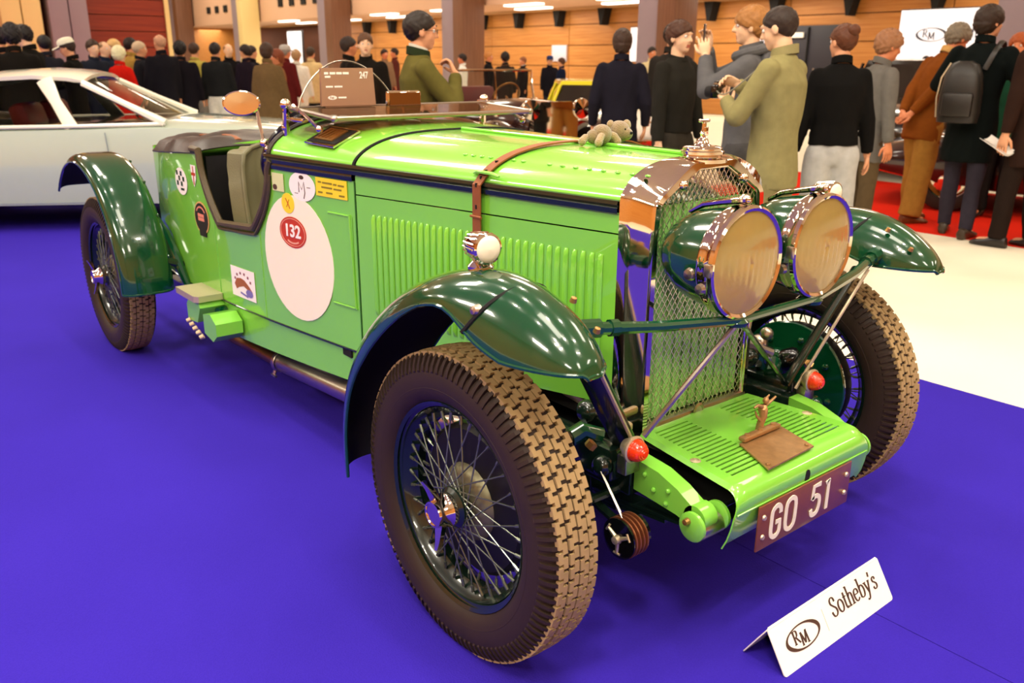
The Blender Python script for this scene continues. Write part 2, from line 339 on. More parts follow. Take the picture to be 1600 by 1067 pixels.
# gallery front with vents, and the soffit with its lamps
YF = 14.9
ga = struct(MB().box(((X0+X1)/2, YF+1.6, 3.02), (X1-X0, 3.1, .12)).box(((X0+X1)/2, YF+.06, 4.6), (X1-X0, .12, 3.3)).build('trim_2', FASC))
for k in range(6):
    for j in range(5):
        x = -9.2-8.06*k+.0+1.05*j-.9
        if x < -44: continue
        MB().box((0, 0, 0), (.42, .05, .30)).build('vent', MATTE, ga, off=(x, YF-.02, 3.62))
struct(MB().box((-20, Y1-.35, 2.98), (44, .5, .16)).build('trim_3', TAN))
LAMPM = M('lit_lamp', 'fff6e6', emit=6, var=0)
lampm = MB().box((0, 0, 0), (1.5, .30, .05)).mesh('soffit_lamp', LAMPM)
for k in range(9):
    for yy in (YF+.5, YF+1.9):
        x = -3.5-3.9*k-(1.2 if yy > YF+1 else 0); o = bpy.data.objects.new('soffit_lamp', lampm); COL.objects.link(o); o.location = (x, yy, 2.935)
        tag(o, '%s white lamp %s under the gallery, counted from the right' % (('nearest', 'second', 'third', 'fourth', 'fifth', 'sixth', 'seventh', 'eighth', 'ninth')[k], 'in the inner row' if yy > YF+1 else 'in the outer row'), 'lamp', 'lamps under the gallery')
for k in range(6): area('gallery_light', (-5-8*k, YF+1.7, 2.88), 5, 1.2, 230, WARM)
MB2 = MB().prism([(-.16, .28), (.16, .28), (.04, -.2), (-.04, -.2)], lambda x, y, h: (x, h, y), .3).mesh('bracket', MATTE)
for k in range(16):
    o = bpy.data.objects.new('bracket', MB2); COL.objects.link(o); o.parent = wb; o.location = (-2.0-2.02*k, Y1-.36, 2.62)
# columns: grey half beside brown half
for k in range(7):
    xc = 1.478-16.27*(.375+.495*k)
    c = thing('column', '', 'column', (xc, 14.4, 0)); c['kind'] = 'structure'; del c['category']; del c['label']
    MB().box((.28, 0, CEIL/2), (.52, .8, CEIL), bev=.02).build('shaft', COLB if k != 4 else FASC2, c, off=(0, 0, 0)); MB().box((-.30, .03, CEIL/2), (.60, .8, CEIL), bev=.02).build('shaft', COLG, c, off=(0, 0, 0))
    for s_ in (-.30, .28): MB().box((s_, 0, .12), (.64, .9, .24), bev=.02).build('plinth', COLG, c, off=(0, 0, 0))
for yc, m1, m2 in ((3.15, FASC2, FASC2), (4.25, COLG, COLG)):
    c = thing('pilaster', '', 'column', (-24.4, yc, 0)); c['kind'] = 'structure'; del c['category']; del c['label']
    MB().box((0, -.22, CEIL/2), (.7, .46, CEIL), bev=.02).build('shaft', m1, c, off=(0, 0, 0)); MB().box((-.03, .26, CEIL/2), (.7, .44, CEIL), bev=.02).build('shaft', m2, c, off=(0, 0, 0))
# screens
SCREENM = M('lit_screen', 'fbf8ff', emit=1.0, var=0); FRAMEM = M('screen_frame', '2a2a2e', .5); LOGOM = M('screen_logo_ink', '4c4c58', .6)
def screen(x0, x1, y, z0, z1, label, lx, lz, lr, name2=True):
    t = thing('display_screen', label, 'screen', ((x0+x1)/2, y, z0))
    MB().box(((x0+x1)/2, y+.06, (z0+z1)/2), (x1-x0+.04, .08, z1-z0+.04), bev=.01).build('frame', FRAMEM, t)
    for xx in (x0+.3, x1-.3): MB().box((xx, y+.06, z0/2), (.08, .08, z0)).box((xx, y+.06, .03), (.1, .6, .06)).build('leg', FRAMEM, t)
    MB().box(((x0+x1)/2, y+.01, (z0+z1)/2), (x1-x0, .02, z1-z0)).build('panel', SCREENM, t)
    b = MB(); fn = lambda X, Z, h: (X, y-h-.001, Z)
    oval_logo(b, lx, lz, lr, lr*.42, fn); b.build('logo', LOGOM, t)
    b = MB(); serif(b, "Sotheby's", fn, lx+lr*1.5, lz-lr*.2, lr*.62, .12, .04); b.build('lettering', LOGOM, t)
screen(-6.95, -5.12, 14.2, 1.36, 2.28, 'large white screen with oval logo beyond the brown coated man', -6.35, 1.86, .28)
screen(-16.2, -14.45, 16.9, 1.38, 2.28, 'small white screen with faint logo behind the long dark coat', -15.7, 1.86, .2)
t = thing('display_screen', 'glowing white screen far behind the man in white trousers', 'screen', (-37.4, 16.9, 1.2))
MB().box((-37.4, 16.96, 1.9), (1.5, .1, 1.5), bev=.02).box((-37.4, 17.0, .55), (.15, .1, 1.2)).box((-37.4, 17.0, .03), (.9, .5, .06)).build('frame', FRAMEM, t); MB().box((-37.4, 16.9, 1.9), (1.4, .03, 1.4)).build('panel', SCREENM, t)
d = struct(MB().box((-11.15, Y1-.1, 1.12), (1.75, .1, 2.24), bev=.02).build('door_1', M('dark_door', '2a2730', .5)))
MB().box((-11.55, Y1-.18, 2.02), (.55, .04, .12)).build('sign_plate', WHITE, d); MB().box((-11.15, Y1-.17, 1.1), (.03, .06, 2.2)).build('leaf_edge', MATTE, d)
MB().cyl((-10.9, Y1-.2, 1.0), (-10.9, Y1-.2, 1.25), .02).build('handle', STEEL, d)
for x, y, z in ((-8.55, Y1-.06, 1.85), (-20.3, Y1-.06, 1.62), (-12.75, Y1-.06, 1.75)):
    o = MB().box((0, 0, 0), (.7, .06, .5), bev=.01).build('notice_panel', M('pale_notice', 'dcd6e6', .5)); o.location = (x, y, z); struct(o)
# ------------------------------------------------------------------ the green vintage racer (x forward, front axle at x = 0, y to its left)
WB = 2.912; HZ = .369; YC = .69; RT = .3775
CAR = thing('vintage_car', 'light green vintage open racing car with dark green cycle wings on blue carpet', 'car', (-1.4, 0, 0))
_px = np.array([-2.95, -2.8, -2.5, -2.2, -1.9, -1.6, -1.3, -1.0, -.6, .05, .3]); _py = np.array([.47, .495, .522, .532, .524, .500, .462, .420, .361, .270, .235])
_pc = np.polyfit(_px, _py, 5)
def ys(x): return float(np.polyval(_pc, x))
# ---- wheel
def make_wheel():
    W = part_empty('wheel', CAR, (0, -YC, HZ)); ORG[W.name] = V3(0, 0, 0); A = (0, -1, 0)
    prof = []
    for a in np.linspace(-148, 148, 27):
        t = math.radians(a); cy = math.sin(t); cr = math.cos(t); r = .3085+.0665*math.copysign(abs(cr)**.82, cr); h = .0735*math.copysign(abs(cy)**.85, cy); prof.append((r, h))
    prof = [(.2415, prof[0][1]*.9)]+prof+[(.2415, prof[-1][1]*.9)]
    b = MB().lathe(prof, d=A, n=96)
    for s_ in (-1, 1):                                         # moulded rings on the sidewall
        b.lathe([(.292+.0035*math.cos(t), s_*(.0705+.0025*math.sin(t))) for t in np.linspace(0, 2*PI, 6)], d=A, n=80)
    b.build('tyre', RUBBER, W, off=(0, 0, 0))
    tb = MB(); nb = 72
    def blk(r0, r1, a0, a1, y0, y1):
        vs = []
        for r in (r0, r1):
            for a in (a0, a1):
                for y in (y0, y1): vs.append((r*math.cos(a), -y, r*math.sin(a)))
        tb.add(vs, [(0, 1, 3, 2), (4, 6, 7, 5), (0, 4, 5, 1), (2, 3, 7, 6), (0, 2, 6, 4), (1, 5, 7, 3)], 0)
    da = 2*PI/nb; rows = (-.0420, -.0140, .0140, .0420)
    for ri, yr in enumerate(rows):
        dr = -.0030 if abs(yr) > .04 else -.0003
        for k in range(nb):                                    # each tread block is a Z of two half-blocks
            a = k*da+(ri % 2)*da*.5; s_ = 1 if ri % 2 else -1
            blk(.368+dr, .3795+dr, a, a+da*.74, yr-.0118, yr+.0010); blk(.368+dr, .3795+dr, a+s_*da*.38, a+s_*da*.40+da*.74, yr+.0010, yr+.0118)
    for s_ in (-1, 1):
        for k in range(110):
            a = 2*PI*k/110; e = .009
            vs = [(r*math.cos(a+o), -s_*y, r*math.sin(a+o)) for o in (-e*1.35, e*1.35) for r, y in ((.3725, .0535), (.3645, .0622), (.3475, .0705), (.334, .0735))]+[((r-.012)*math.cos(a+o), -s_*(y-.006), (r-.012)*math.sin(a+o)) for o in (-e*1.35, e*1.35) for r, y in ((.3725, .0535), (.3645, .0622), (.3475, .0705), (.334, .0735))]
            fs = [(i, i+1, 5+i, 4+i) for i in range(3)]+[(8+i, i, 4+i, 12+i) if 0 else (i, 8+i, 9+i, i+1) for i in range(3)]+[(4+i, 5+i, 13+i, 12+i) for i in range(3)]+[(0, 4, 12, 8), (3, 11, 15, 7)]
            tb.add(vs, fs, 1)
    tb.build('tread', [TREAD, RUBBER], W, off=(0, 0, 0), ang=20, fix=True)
    rim = [(.248, .052), (.257, .057), (.259, .053), (.253, .047), (.243, .043), (.238, .03), (.222, .018), (.219, 0), (.222, -.018), (.238, -.03), (.243, -.043), (.253, -.047), (.259, -.053), (.257, -.057), (.248, -.052), (.240, -.040), (.232, -.026), (.214, -.012), (.213, .012), (.232, .026), (.240, .040)]
    MB().lathe(rim, d=A, n=72, loop=False).build('rim', DKMETAL, W, off=(0, 0, 0))
    MB().lathe([(.03, -.06), (.062, -.058), (.066, -.05), (.05, -.04), (.046, 0), (.044, .04), (.052, .048), (.05, .056), (.04, .064), (.0, .064)], d=A, n=28).build('hub', DKMETAL, W, off=(0, 0, 0))
    k1 = MB().lathe([(0, .060), (.040, .060), (.042, .075), (.036, .085), (.034, .102), (.0315, .112), (.027, .113), (.026, .110), (0, .110)], d=A, n=28)
    for s_ in (-1, 1):
        for (r0, r1, hw0, hw1, y) in ((.028, .082, .016, .008, .088),):
            q = [(r0, -hw0), (r1*.8, -hw0*.55), (r1, -hw1*.7), (r1, hw1*.7), (r1*.8, hw0*.55), (r0, hw0)]
            an = math.radians(108); c_, s2 = math.cos(an), math.sin(an)
            k1.prism(q, lambda a, b_, h, s_=s_: (s_*(a*c_-b_*s2), -(y+h+.02*max(0, a-.04)/.04), s_*(a*s2+b_*c_)), .013)
    kn = k1.build('knock_off', CHROME, W, off=(0, 0, 0), fix=True)
    # spokes: each a part of its own, sharing three meshes
    def spoke(rh, ah, yh, rr, ar, yr, r=.0021):
        p = V3(rh*math.cos(ah), -yh, rh*math.sin(ah)); q = V3(rr*math.cos(ar), -yr, rr*math.sin(ar))
        return MB().tube([p, q], r, 6).tube([q+(p-q)*.10, q], .0042, 6).mesh('spoke', DKSPOKE)
    sets = []
    for s_ in (1, -1):
        sets.append((spoke(.049, .95*s_, .050, .226, .0, .026), 18, 0 if s_ > 0 else .17)); sets.append((spoke(.046, .8*s_, -.040, .215, .0, -.006), 18, .09+(0 if s_ > 0 else .17)))
    for me, n, o0 in sets:
        for k in range(n):
            o = bpy.data.objects.new('spoke', me); COL.objects.link(o); o.parent = W; o.rotation_euler = (0, o0+2*PI*k/n, 0)
    return W
DKSPOKE = M('spoke_enamel', '6a7062', .22, .6, var=.05)
def drum(W, front=True):
    MB().lathe([(0, -.058), (.185, -.058), (.192, -.045), (.190, -.01), (.178, .0), (.120, .004), (.095, .006), (.0, .006)], d=(0, -1, 0), n=40).build('brake_drum', M('drum_black', '12130f', .5, .2, var=.15), W, off=(0, 0, 0)); MB().lathe([(.098, .004), (.092, .016), (.075, .026), (.05, .030), (.0, .030)], d=(0, -1, 0), n=32).build('drum_dome', M('drum_cast_grey', '7a765a', .4, .5, var=.15), W, off=(0, 0, 0))
    b = MB().lathe([(0, -.060), (.198, -.060), (.200, -.066), (.196, -.070), (.09, -.074), (.06, -.09), (0, -.09)], d=(0, -1, 0), n=40)
    for k in range(8): b.ball((.15*math.cos(k*PI/4+.2), .073, .15*math.sin(k*PI/4+.2)), .011, 8, 5)
    b.build('brake_plate', DKGREEN, W, off=(0, 0, 0))
W0 = make_wheel(); drum(W0); w0 = V3(0, -YC, HZ)
root = np.array(CAR.location)
for (x, y, rz, stg) in ((-WB, -YC, 0, .4), (0, YC, PI, 0), (-WB, YC, PI, .2)):
    copy_tree(W0, CAR, Vector(V3(x, y, HZ)-root), (0, 0, rz))
# ---- bonnet
def section(x, zs=1.05, zc=None, n=17, side=1):
    """bonnet cross-section from the waist stripe to the centre hinge"""
    y0 = ys(x); zc = zc or (1.142+.004*(-x)); out = []
    for i in range(n):
        a = i/(n-1)*PI/2; out.append((x, -side*y0*math.cos(a)**.62 if a < PI/2-1e-6 else 0., zs+(zc-zs)*math.sin(a)**1.25 if a > 0 else zs))
    return out
def sec_at(x, t, off=0):
    """point on the bonnet surface, t 0 at the stripe .. 1 at the hinge .. 2 on the far side"""
    s_ = 1
    if t > 1: t = 2-t; s_ = -1
    g = section(x, n=41); i = min(int(t*40), 39); u_ = t*40-i; p = np.array(g[i])*(1-u_)+np.array(g[i+1])*u_
    d = np.array(g[i+1])-np.array(g[i]); nn = unit(V3(0, -d[2]*1, d[1])); nn = nn if nn[2] >= 0 else -nn
    p = p+nn*off; return V3(p[0], p[1]*s_, p[2])
XS = np.linspace(-.975, .045, 22)
for s_ in (1, -1):
    b = MB().sheet([section(x, side=s_) for x in XS], th=-.004*s_); top = b.build('bonnet_top', GREEN, CAR)
    if s_ == 1:
        bb = MB()
        for xr, t in [(-.56+.035*k, .50) for k in range(4)]+[(-.40+.035*k, .50) for k in range(3)]+[(-.235+.045*k, .50) for k in range(8)]:
            bb.ball(sec_at(xr, t, .001), (.009, .006, .004), 8, 5)
        st = bb.build('rivet_row', GREEN, CAR); st['kind'] = 'stuff'
MB().tube([(x, 0, 1.146+.004*(-x)) for x in np.linspace(-.97, .045, 12)], .006, 8).build('hinge', GREEN2, CAR)
MB().tube([sec_at(-.985, t, .001) for t in np.linspace(0, 2, 41)], .005, 6).build('bonnet_seam', MATTE, CAR)
# side panels of bonnet, scuttle and tail
def wall(xs, zlo, zhi, off=0, nz=14, side=1):
    return [[(x, -side*(ys(x)+off), zlo(x)+(zhi(x)-zlo(x))*j/nz) for j in range(nz+1)] for x in xs]
for s_ in (1, -1):
    p = MB().sheet(wall(np.linspace(-.98, .045, 20), lambda x: .435+.085*(x+1), lambda x: .962+.012*(x+.5), side=s_), th=-.004*s_).build('bonnet_side', GREEN, CAR)
    MB().sheet(wall(np.linspace(-.98, .045, 20), lambda x: .966+.012*(x+.5), lambda x: 1.022, side=s_), th=-.004*s_).build('bonnet_rail', GREEN, CAR)
    ORG[p.name] = ORG[CAR.name]
    def louvre(x):
        b = MB(); y = ys(x); rs = []; z0, z1 = (.578+.02*(x+.6), .915+.012*x)
        for z, k in [(z0, .05), (z0+.006, .6), (z0+.018, 1), ((z0+z1)/2, 1), (z1-.018, 1), (z1-.006, .6), (z1, .05)]:
            rs.append([(x+dx, -s_*(y+dy*k+.0005), z) for dx, dy in ((-.0075, 0), (-.006, .005), (-.001, .0095), (.005, .006), (.0085, 0))])
        b.rings(rs, closed=False, caps=False); return b
    if s_ == 1:
        for k in range(33):
            o = louvre(-.895+.0278*k).build('louvre', GREEN, p, off=-root); ORG.pop(o.name, None)
            o.location = (0, 0, 0)
# dark waist moulding, doubled
for s_ in (1, -1):
    b = MB(); xs = np.linspace(-1.5, .045, 30)
    rs = [[(x, -s_*(ys(x)+o), z) for o, z in ((-.002, 1.054), (.007, 1.052), (.009, 1.043), (.004, 1.039), (.009, 1.034), (.008, 1.022), (-.002, 1.02))] for x in xs]
    b.rings(rs, closed=False, caps=False).build('waist_moulding', DKMETAL, CAR, fix=True)
    b = MB(); xs = np.linspace(-1.5, -.99, 14)
    rs = [[(x, -s_*(ys(x)+o), z) for o, z in ((-.002, 1.022), (.006, 1.021), (.008, 1.012), (.005, 1.001), (-.002, .998))] for x in xs]
    b.rings(rs, closed=False, caps=False).build('lower_moulding', DKMETAL, CAR, fix=True)
    MB().tube([(-.985, -s_*(ys(-.985)+.001), z) for z in np.linspace(.43, 1.0, 8)], .0022, 6).build('panel_seam', M('seam_green', '2f6a1c', .5), CAR)
BEAD = M('brown_beading', '4c4026', .4, var=.15, bump=.2)
# body side with the cockpit cutaway
def ztop(x):
    if x > -1.482: return 1.0
    if x > -1.62:
        t = (-1.482-x)/.138; return .765+(1.0-.765)*(1-t**.55)
    if x > -1.90: return .765-.018*(-1.62-x)/.28
    if x > -2.05:
        t = (x+2.05)/.15; return .747+(1.022-.747)*(1-t**.55)
    return 1.022-.05*(-2.05-x)/.72
CUTX = np.concatenate([np.linspace(-.99, -1.47, 12), np.linspace(-1.482, -1.52, 8), np.linspace(-1.53, -1.64, 9), np.linspace(-1.68, -1.88, 5), np.linspace(-1.90, -2.05, 16), np.linspace(-2.08, -2.72, 14)])
for s_ in (1, -1):
    MB().sheet(wall(CUTX, lambda x: .418, ztop, side=s_), th=.006*s_).build('body_side', GREEN, CAR)
    vz = lambda x: .285+.02*(x+1.5) if x > -1.9 else .277+.11*((-1.9-x)/.2)**2
    MB().sheet(wall(np.linspace(-.96, -2.1, 20), vz, lambda x: .414, off=-.006, nz=5, side=s_), th=.006*s_).build('valance', GREEN, CAR)
    MB().tube([(x, -s_*(ys(x)+.001), .416) for x in np.linspace(-.97, -2.7, 24)], .004, 6).build('sill_seam', DKMETAL, CAR)
    for xx in (-1.585, -1.965): MB().tube([(xx, -s_*(ys(xx)+.0008), z) for z in np.linspace(.42, .75, 6)], .002, 5).build('panel_crease', GREEN2, CAR)
    path = [(x, -s_*(ys(x)+.004), ztop(x)) for x in CUTX if -2.06 < x < -1.478]
    MB().tube([(-1.462, -s_*(ys(-1.462)+.004), 1.03)]+path+[(-2.12, -s_*(ys(-2.12)+.004), 1.022)], .014, 8).build('cutaway_beading', BEAD, CAR)
    MB().tube([(x+.012*(1 if x > -1.76 else -1), -s_*(ys(x)+.006), z-.022) for x, y, z in path], .006, 6).build('beading_piping', BEAD, CAR)
# scuttle
def sc(x, side=1, n=15):
    y0 = ys(x); t = (-.99-x)/.48; zc = 1.147+.030*t; out = []
    for i in range(n):
        a = i/(n-1)*PI/2; out.append((x, -side*y0*max(0, math.cos(a))**.62, 1.053+(zc-1.053)*math.sin(a)**1.25))
    return out
for s_ in (1, -1): MB().sheet([sc(x, s_) for x in np.linspace(-.99, -1.47, 12)], th=.004*s_).build('scuttle', GREEN, CAR)
MB().tube([q for q in sc(-1.472)]+[q for q in sc(-1.472, -1)[::-1][1:]], .012, 8).build('scuttle_roll', LEATHER_B, CAR)
# scuttle vent with plated bezel and brass flap
_s = sc(-1.205, n=81); _k = min(range(81), key=lambda i: abs(_s[i][1]+.37)); _d = V3(*_s[_k+2])-V3(*_s[_k-2])
VC = V3(*_s[_k])+V3(0, 0, .001); vx = unit(V3(*sc(-1.155, n=81)[_k])-V3(*sc(-1.255, n=81)[_k])); vn = unit(np.cross(vx, _d)); vn = vn if vn[2] > 0 else -vn; vy = np.cross(vn, vx); vf = lambda a, b_, h: VC+vx*a+vy*b_+vn*h
MB().prism([(-.085, -.06), (.085, -.06), (.085, .06), (-.085, .06)], vf, .006).build('vent_bezel', CHROME, CAR)
MB().prism([(-.078, -.052), (.075, -.045), (.075, .052), (-.078, .052)], lambda a, b_, h: vf(a, b_, h+.006), .002).build('vent_opening', MATTE, CAR)
q = MB().prism([(-.055, -.035), (.045, -.035), (.045, .04), (-.055, .04)], lambda a, b_, h: vf(a, b_, h+.008), .004)
for k in range(4): q.prism([(-.045+.022*k, -.025), (-.038+.022*k, -.025), (-.03+.022*k, .03), (-.037+.022*k, .03)], lambda a, b_, h: vf(a, b_, h+.012), .003)
q.build('vent_plate', BRASS, CAR)
# tail
TZ = lambda x: 1.022-.05*(-2.05-x)/.72
ring = []
for x, k in ((-2.08, 1), (-2.3, 1), (-2.55, 1), (-2.70, 1)):
    ring.append([(x, y*ys(x), TZ(x)+.03*(1-abs(y)**2.5)) for y in np.linspace(-1, 1, 13)])
MB().sheet(ring, th=.01).build('tail_deck', GREEN, CAR)
plan = [(-2.72, -ys(-2.72))]+[(-2.72-.09*math.sin(a), -(ys(-2.72)-.09*(1-math.cos(a)))) for a in np.linspace(.2, PI/2, 6)]
plan = plan+[(x, -y) for x, y in plan[::-1]]
MB().sheet([[(x, y, z) for z in np.linspace(.45, .985, 8)] for x, y in plan], th=.006).build('tail_panel', GREEN, CAR)
# folded hood rolled on the tail, strapped down
g = []
for x in np.linspace(-2.79, -2.075, 30):
    row = []; ex = abs((x+2.43)/.36); hx = max(0, 1-ex**5)
    for y in np.linspace(-1, 1, 33):
        hy = max(0, 1-abs(y)**8)**.5; fold = .010*math.sin(26*x+2.2*math.sin(4*y))+.006*math.sin(9*y+11*x)+.005*math.sin(47*x+5*y)
        hw = (ys(max(-2.72, x))+.006)*(1 if x > -2.70 else 1-.12*((-2.70-x)/.09)**2); row.append((x, y*hw, TZ(x)-.014+hx**.5*hy*(.062+fold)))
    g.append(row)
MB().sheet(g, th=.006).build('folded_hood', LEATHER_B, CAR)
for y in (-.34, .34): MB().tube([(x, y, TZ(x)+.052*max(0, 1-abs((x+2.43)/.36)**5)**.5) for x in np.linspace(-2.76, -2.1, 14)], .014, 8, flat=(1, .35), up=(0, 0, 1)).build('hood_strap', STRAP, CAR)
# cockpit: floor, bulkheads, seats, wheel, dash
b = MB().box((-1.75, 0, .40), (1.4, .86, .03)).box((-1.06, 0, .7), (.02, .78, .6)).box((-2.1, 0, .7), (.02, .98, .58))
b.sheet(wall(np.linspace(-1.0, -2.1, 10), lambda x: .42, lambda x: min(ztop(x), .745), off=-.03)).sheet(wall(np.linspace(-1.0, -2.1, 10), lambda x: .42, lambda x: min(ztop(x), .745), off=-.03, side=-1))
b.build('cockpit_lining', MATTE, CAR)
MB().box((-1.40, 0, .98), (.03, .86, .20), bev=.01).build('dashboard', M('dash_wood', '3c2416', .3, coat=.5), CAR)
for yc in (-.225, .225):
    st = part_empty('seat', CAR, (-1.95, yc, .45)); so = (-np.array((-1.95, yc, .45)))
    ORG[st.name] = V3(-1.95, yc, .45)
    g = []
    for i, t in enumerate(np.linspace(0, 1, 13)):
        z = .50+.535*t; x = -1.86-.14*t-.02*math.sin(PI*t); row = []
        for y in np.linspace(-1, 1, 25):
            hw = .195*(1-.10*t**3)*(1 if t < .93 else .96); row.append((x+.055*(y*y)*1.2+.006*abs(math.cos(y*PI*3)), yc+hw*y, z-.03*abs(y)**4*(t > .8)))
        g.append(row)
    MB().sheet(g, th=.07).build('backrest', LEATHER, st)
    MB().tube([g[i][0] for i in range(13)]+g[12][::3]+[g[i][-1] for i in range(12, -1, -1)], .010, 8).build('piping', LEATHER, st)
    MB().box((-1.69, yc, .52), (.40, .38, .14), bev=.04).build('cushion', LEATHER, st)
# steering wheel in front of the driver, seen nearly edge on
swc = V3(-1.62, -.235, 1.03); swn = unit(V3(-.8, 0, .60)); a_, b_, _ = frame(swn); SWR = .2
sw = part_empty('steering_wheel', CAR, swc); ORG[sw.name] = swc
MB().tube([swc+SWR*(math.cos(t)*a_+math.sin(t)*b_) for t in np.linspace(0, 2*PI, 41)[:-1]], .0155, 8, loop=True).build('wheel_rim', M('black_bakelite', '100e0e', .3, coat=.4), sw)
b = MB()
for k in range(4):
    t = k*PI/2+PI/4; b.tube([swc+.02*(math.cos(t)*a_+math.sin(t)*b_)-.02*swn, swc+SWR*(math.cos(t)*a_+math.sin(t)*b_)], .007, 6)
b.lathe([(0, .02), (.03, .018), (.035, 0), (.02, -.03), (.018, -.35), (0, -.35)], swc, swn, 16).build('spokes', STEEL, sw)
b = MB()
for k in range(3): b.ball((-1.50, -.42+.0*k, 1.045-.035*k), .012, 10, 6)
b.cyl((-1.49, -.42, 1.045), (-1.47, -.42, 1.0), .006); b.build('wing_nuts', CHROME, CAR)
# round mirror on a stalk
m = part_empty('side_mirror', CAR, (-1.52, -.47, 1.07)); ORG[m.name] = V3(-1.52, -.47, 1.07)
mc = V3(-1.60, -.518, 1.221); mn = unit(V3(.15, -.22, -.06)*-1+V3(1.2, -.7, .05)); ma, mb_, _ = frame(mn)
def sqz(b):
    b.v = [(x, y, mc[2]+(z-mc[2])*.66) for x, y, z in b.v]; return b
sqz(MB().lathe([(0, -.03), (.03, -.026), (.052, -.008), (.0635, .0), (.066, .006), (.061, .008), (.061, .004), (0, .004)], mc, mn, 32)).build('mirror_shell', CHROME, m)
sqz(MB().lathe([(0, .0062), (.0605, .0052)], mc, mn, 32)).build('mirror_glass', M('mirror_glass', 'e6cfa2', .2, 1, var=.1, vscale=20), m)
MB().tube([(-1.52, -.48, 1.085), (-1.555, -.476, 1.15), (-1.585, -.47, 1.205), mc+V3(-.02, .02, .005)], .006, 8).ball((-1.52, -.48, 1.085), .016, 10, 6).ball((-1.50, -.475, 1.065), .014, 10, 6).ball((-1.585, -.468, 1.21), .013, 10, 6).build('mirror_stalk', CHROME, m)
# windscreen folded flat over the scuttle
ws = part_empty('folded_windscreen', CAR, (-1.3, 0, 1.19)); ORG[ws.name] = V3(-1.3, 0, 1.19)
fr = [(-1.44, -.40, 1.205), (-1.44, .44, 1.205), (-1.13, .44, 1.186), (-1.13, -.40, 1.186)]
b = MB(); ff = [np.array(q) for q in fr]
for i in range(4): b.tube([ff[i], ff[(i+1) % 4]], .0085, 8)
for q in ff: b.ball(q, .012, 8, 6)
b.build('screen_frame', STEEL, ws)
MB().sheet([[ff[0]*(1-t)+ff[1]*t for t in (0, .5, 1)], [ff[3]*(1-t)+ff[2]*t for t in (0, .5, 1)]], th=.005).build('screen_glass', M('tinted_glass', 'b08a60', .02, trans=.95, ior=1.1, var=0), ws)
for s_ in (-1, 1):
    b = MB(); y = .02+.44*s_; b.tube([(-1.455, y, 1.075), (-1.455, y, 1.15), (-1.445, y, 1.215)], .012, 8).ball((-1.45, y, 1.22), .02, 10, 6).ball((-1.46, y, 1.14), .016, 10, 6)
    b.tube([(-1.45, y-.03*s_, 1.215), (-1.30, y, 1.19), (-1.20, y, 1.15)], .006, 8).ball((-1.2, y, 1.15), .013, 8, 6).box((-1.36, y, 1.172), (.12, .03, .014), bev=.004)
    b.build('screen_pillar', CHROME, ws)
# small curved aero screen in front of the driver
ae = [(-1.425-.02*math.sin(PI*(y+.37)/.37), y, 1.19+.178*max(0, math.sin(PI*(y+.39)/.41))**.62) for y in np.linspace(-.39, .02, 25)]
a = part_empty('aero_screen', CAR, (-1.43, -.19, 1.18)); ORG[a.name] = V3(-1.43, -.19, 1.18)
MB().tube(ae, .0028, 6).build('screen_edge', STEEL, a)
MB().sheet([[(x, y, 1.155+(z-1.155)*k) for k in (0, .33, .66, 1)] for x, y, z in ae], th=.003).build('pane', GLASS, a)
# rear view mirror
rm = part_empty('rear_mirror', CAR, (-1.42, .05, 1.17)); ORG[rm.name] = V3(-1.42, .05, 1.17)
MB().box((-1.42, .05, 1.228), (.022, .152, .066), bev=.009).build('mirror_shell', CHROME, rm); MB().box((-1.408, .05, 1.228), (.004, .136, .052)).build('mirror_glass', M('mirror_dark', '9c8a78', .05, 1, var=0), rm)
MB().cyl((-1.425, .05, 1.20), (-1.425, .05, 1.15), .008).build('mirror_post', CHROME, rm)
# ---- radiator
RD = part_empty('radiator', CAR, (.08, 0, .46)); ORG[RD.name] = V3(.08, 0, .46)
def rad_outline(hw, ztop_, zsh, hf, zb=.452, r=.03, n=6):
    """front outline: upright sides, rounded shoulders, shallow slope to a flat crest"""
    half = [(hw, zb), (hw, (zb+zsh)/2), (hw, zsh-.05)]+[(hw-.035*(1-math.cos(t)), zsh-.05+.055*math.sin(t)) for t in np.linspace(.25, PI/2-.15, n)]
    half += [(hw-.035-(hw-.035-hf)*t, zsh+.006+(ztop_-zsh-.006)*t**.9) for t in np.linspace(.12, 1, 6)]
    return half+[(0, ztop_)]+[(-y, z) for y, z in half[::-1]]
O_f = rad_outline(.222, 1.136, 1.062, .085); O_i = rad_outline(.200, 1.118, 1.050, .058, .462)
def resample(P, n):
    P = np.array(P); L = np.concatenate([[0], np.cumsum(np.linalg.norm(np.diff(P, axis=0), axis=1))]); t = np.linspace(0, L[-1], n); return [(float(np.interp(q, L, P[:, 0])), float(np.interp(q, L, P[:, 1]))) for q in t]
_hb = [(.270, .452), (.271, .75), (.271, 1.02)]+[(-y, z+.003) for _, y, z in section(.045, n=25)]
def anchored(half, ns=(10, 20)):
    a = [q for q in half if q[1] <= 1.03]; c = [q for q in half if q[1] > 1.03]; return resample(a+[c[0]], ns[0])[:-1]+resample(c, ns[1])
def full(half): h = anchored(half); return h+[(-y, z) for y, z in h[::-1][1:]]
_o = O_f[:len(O_f)//2+1]; O_b = full(_hb); O_f = full(_o); O_i0 = O_i; O_i = full(O_i[:len(O_i)//2+1])
rr = [[(.045, y, z) for y, z in O_b], [(.075, y*.75+.25*yf, z*.75+.25*zf) for (y, z), (yf, zf) in zip(O_b, O_f)], [(.103, y, z) for y, z in O_f], [(.112, y*.985, z-.002) for y, z in O_f], [(.113, y*1.02, z+.003) for y, z in O_i], [(.106, y, z) for y, z in O_i], [(.085, y, z) for y, z in O_i]]
MB().rings(rr, closed=False, caps=False).build('shell', CHROME, RD, fix=True)
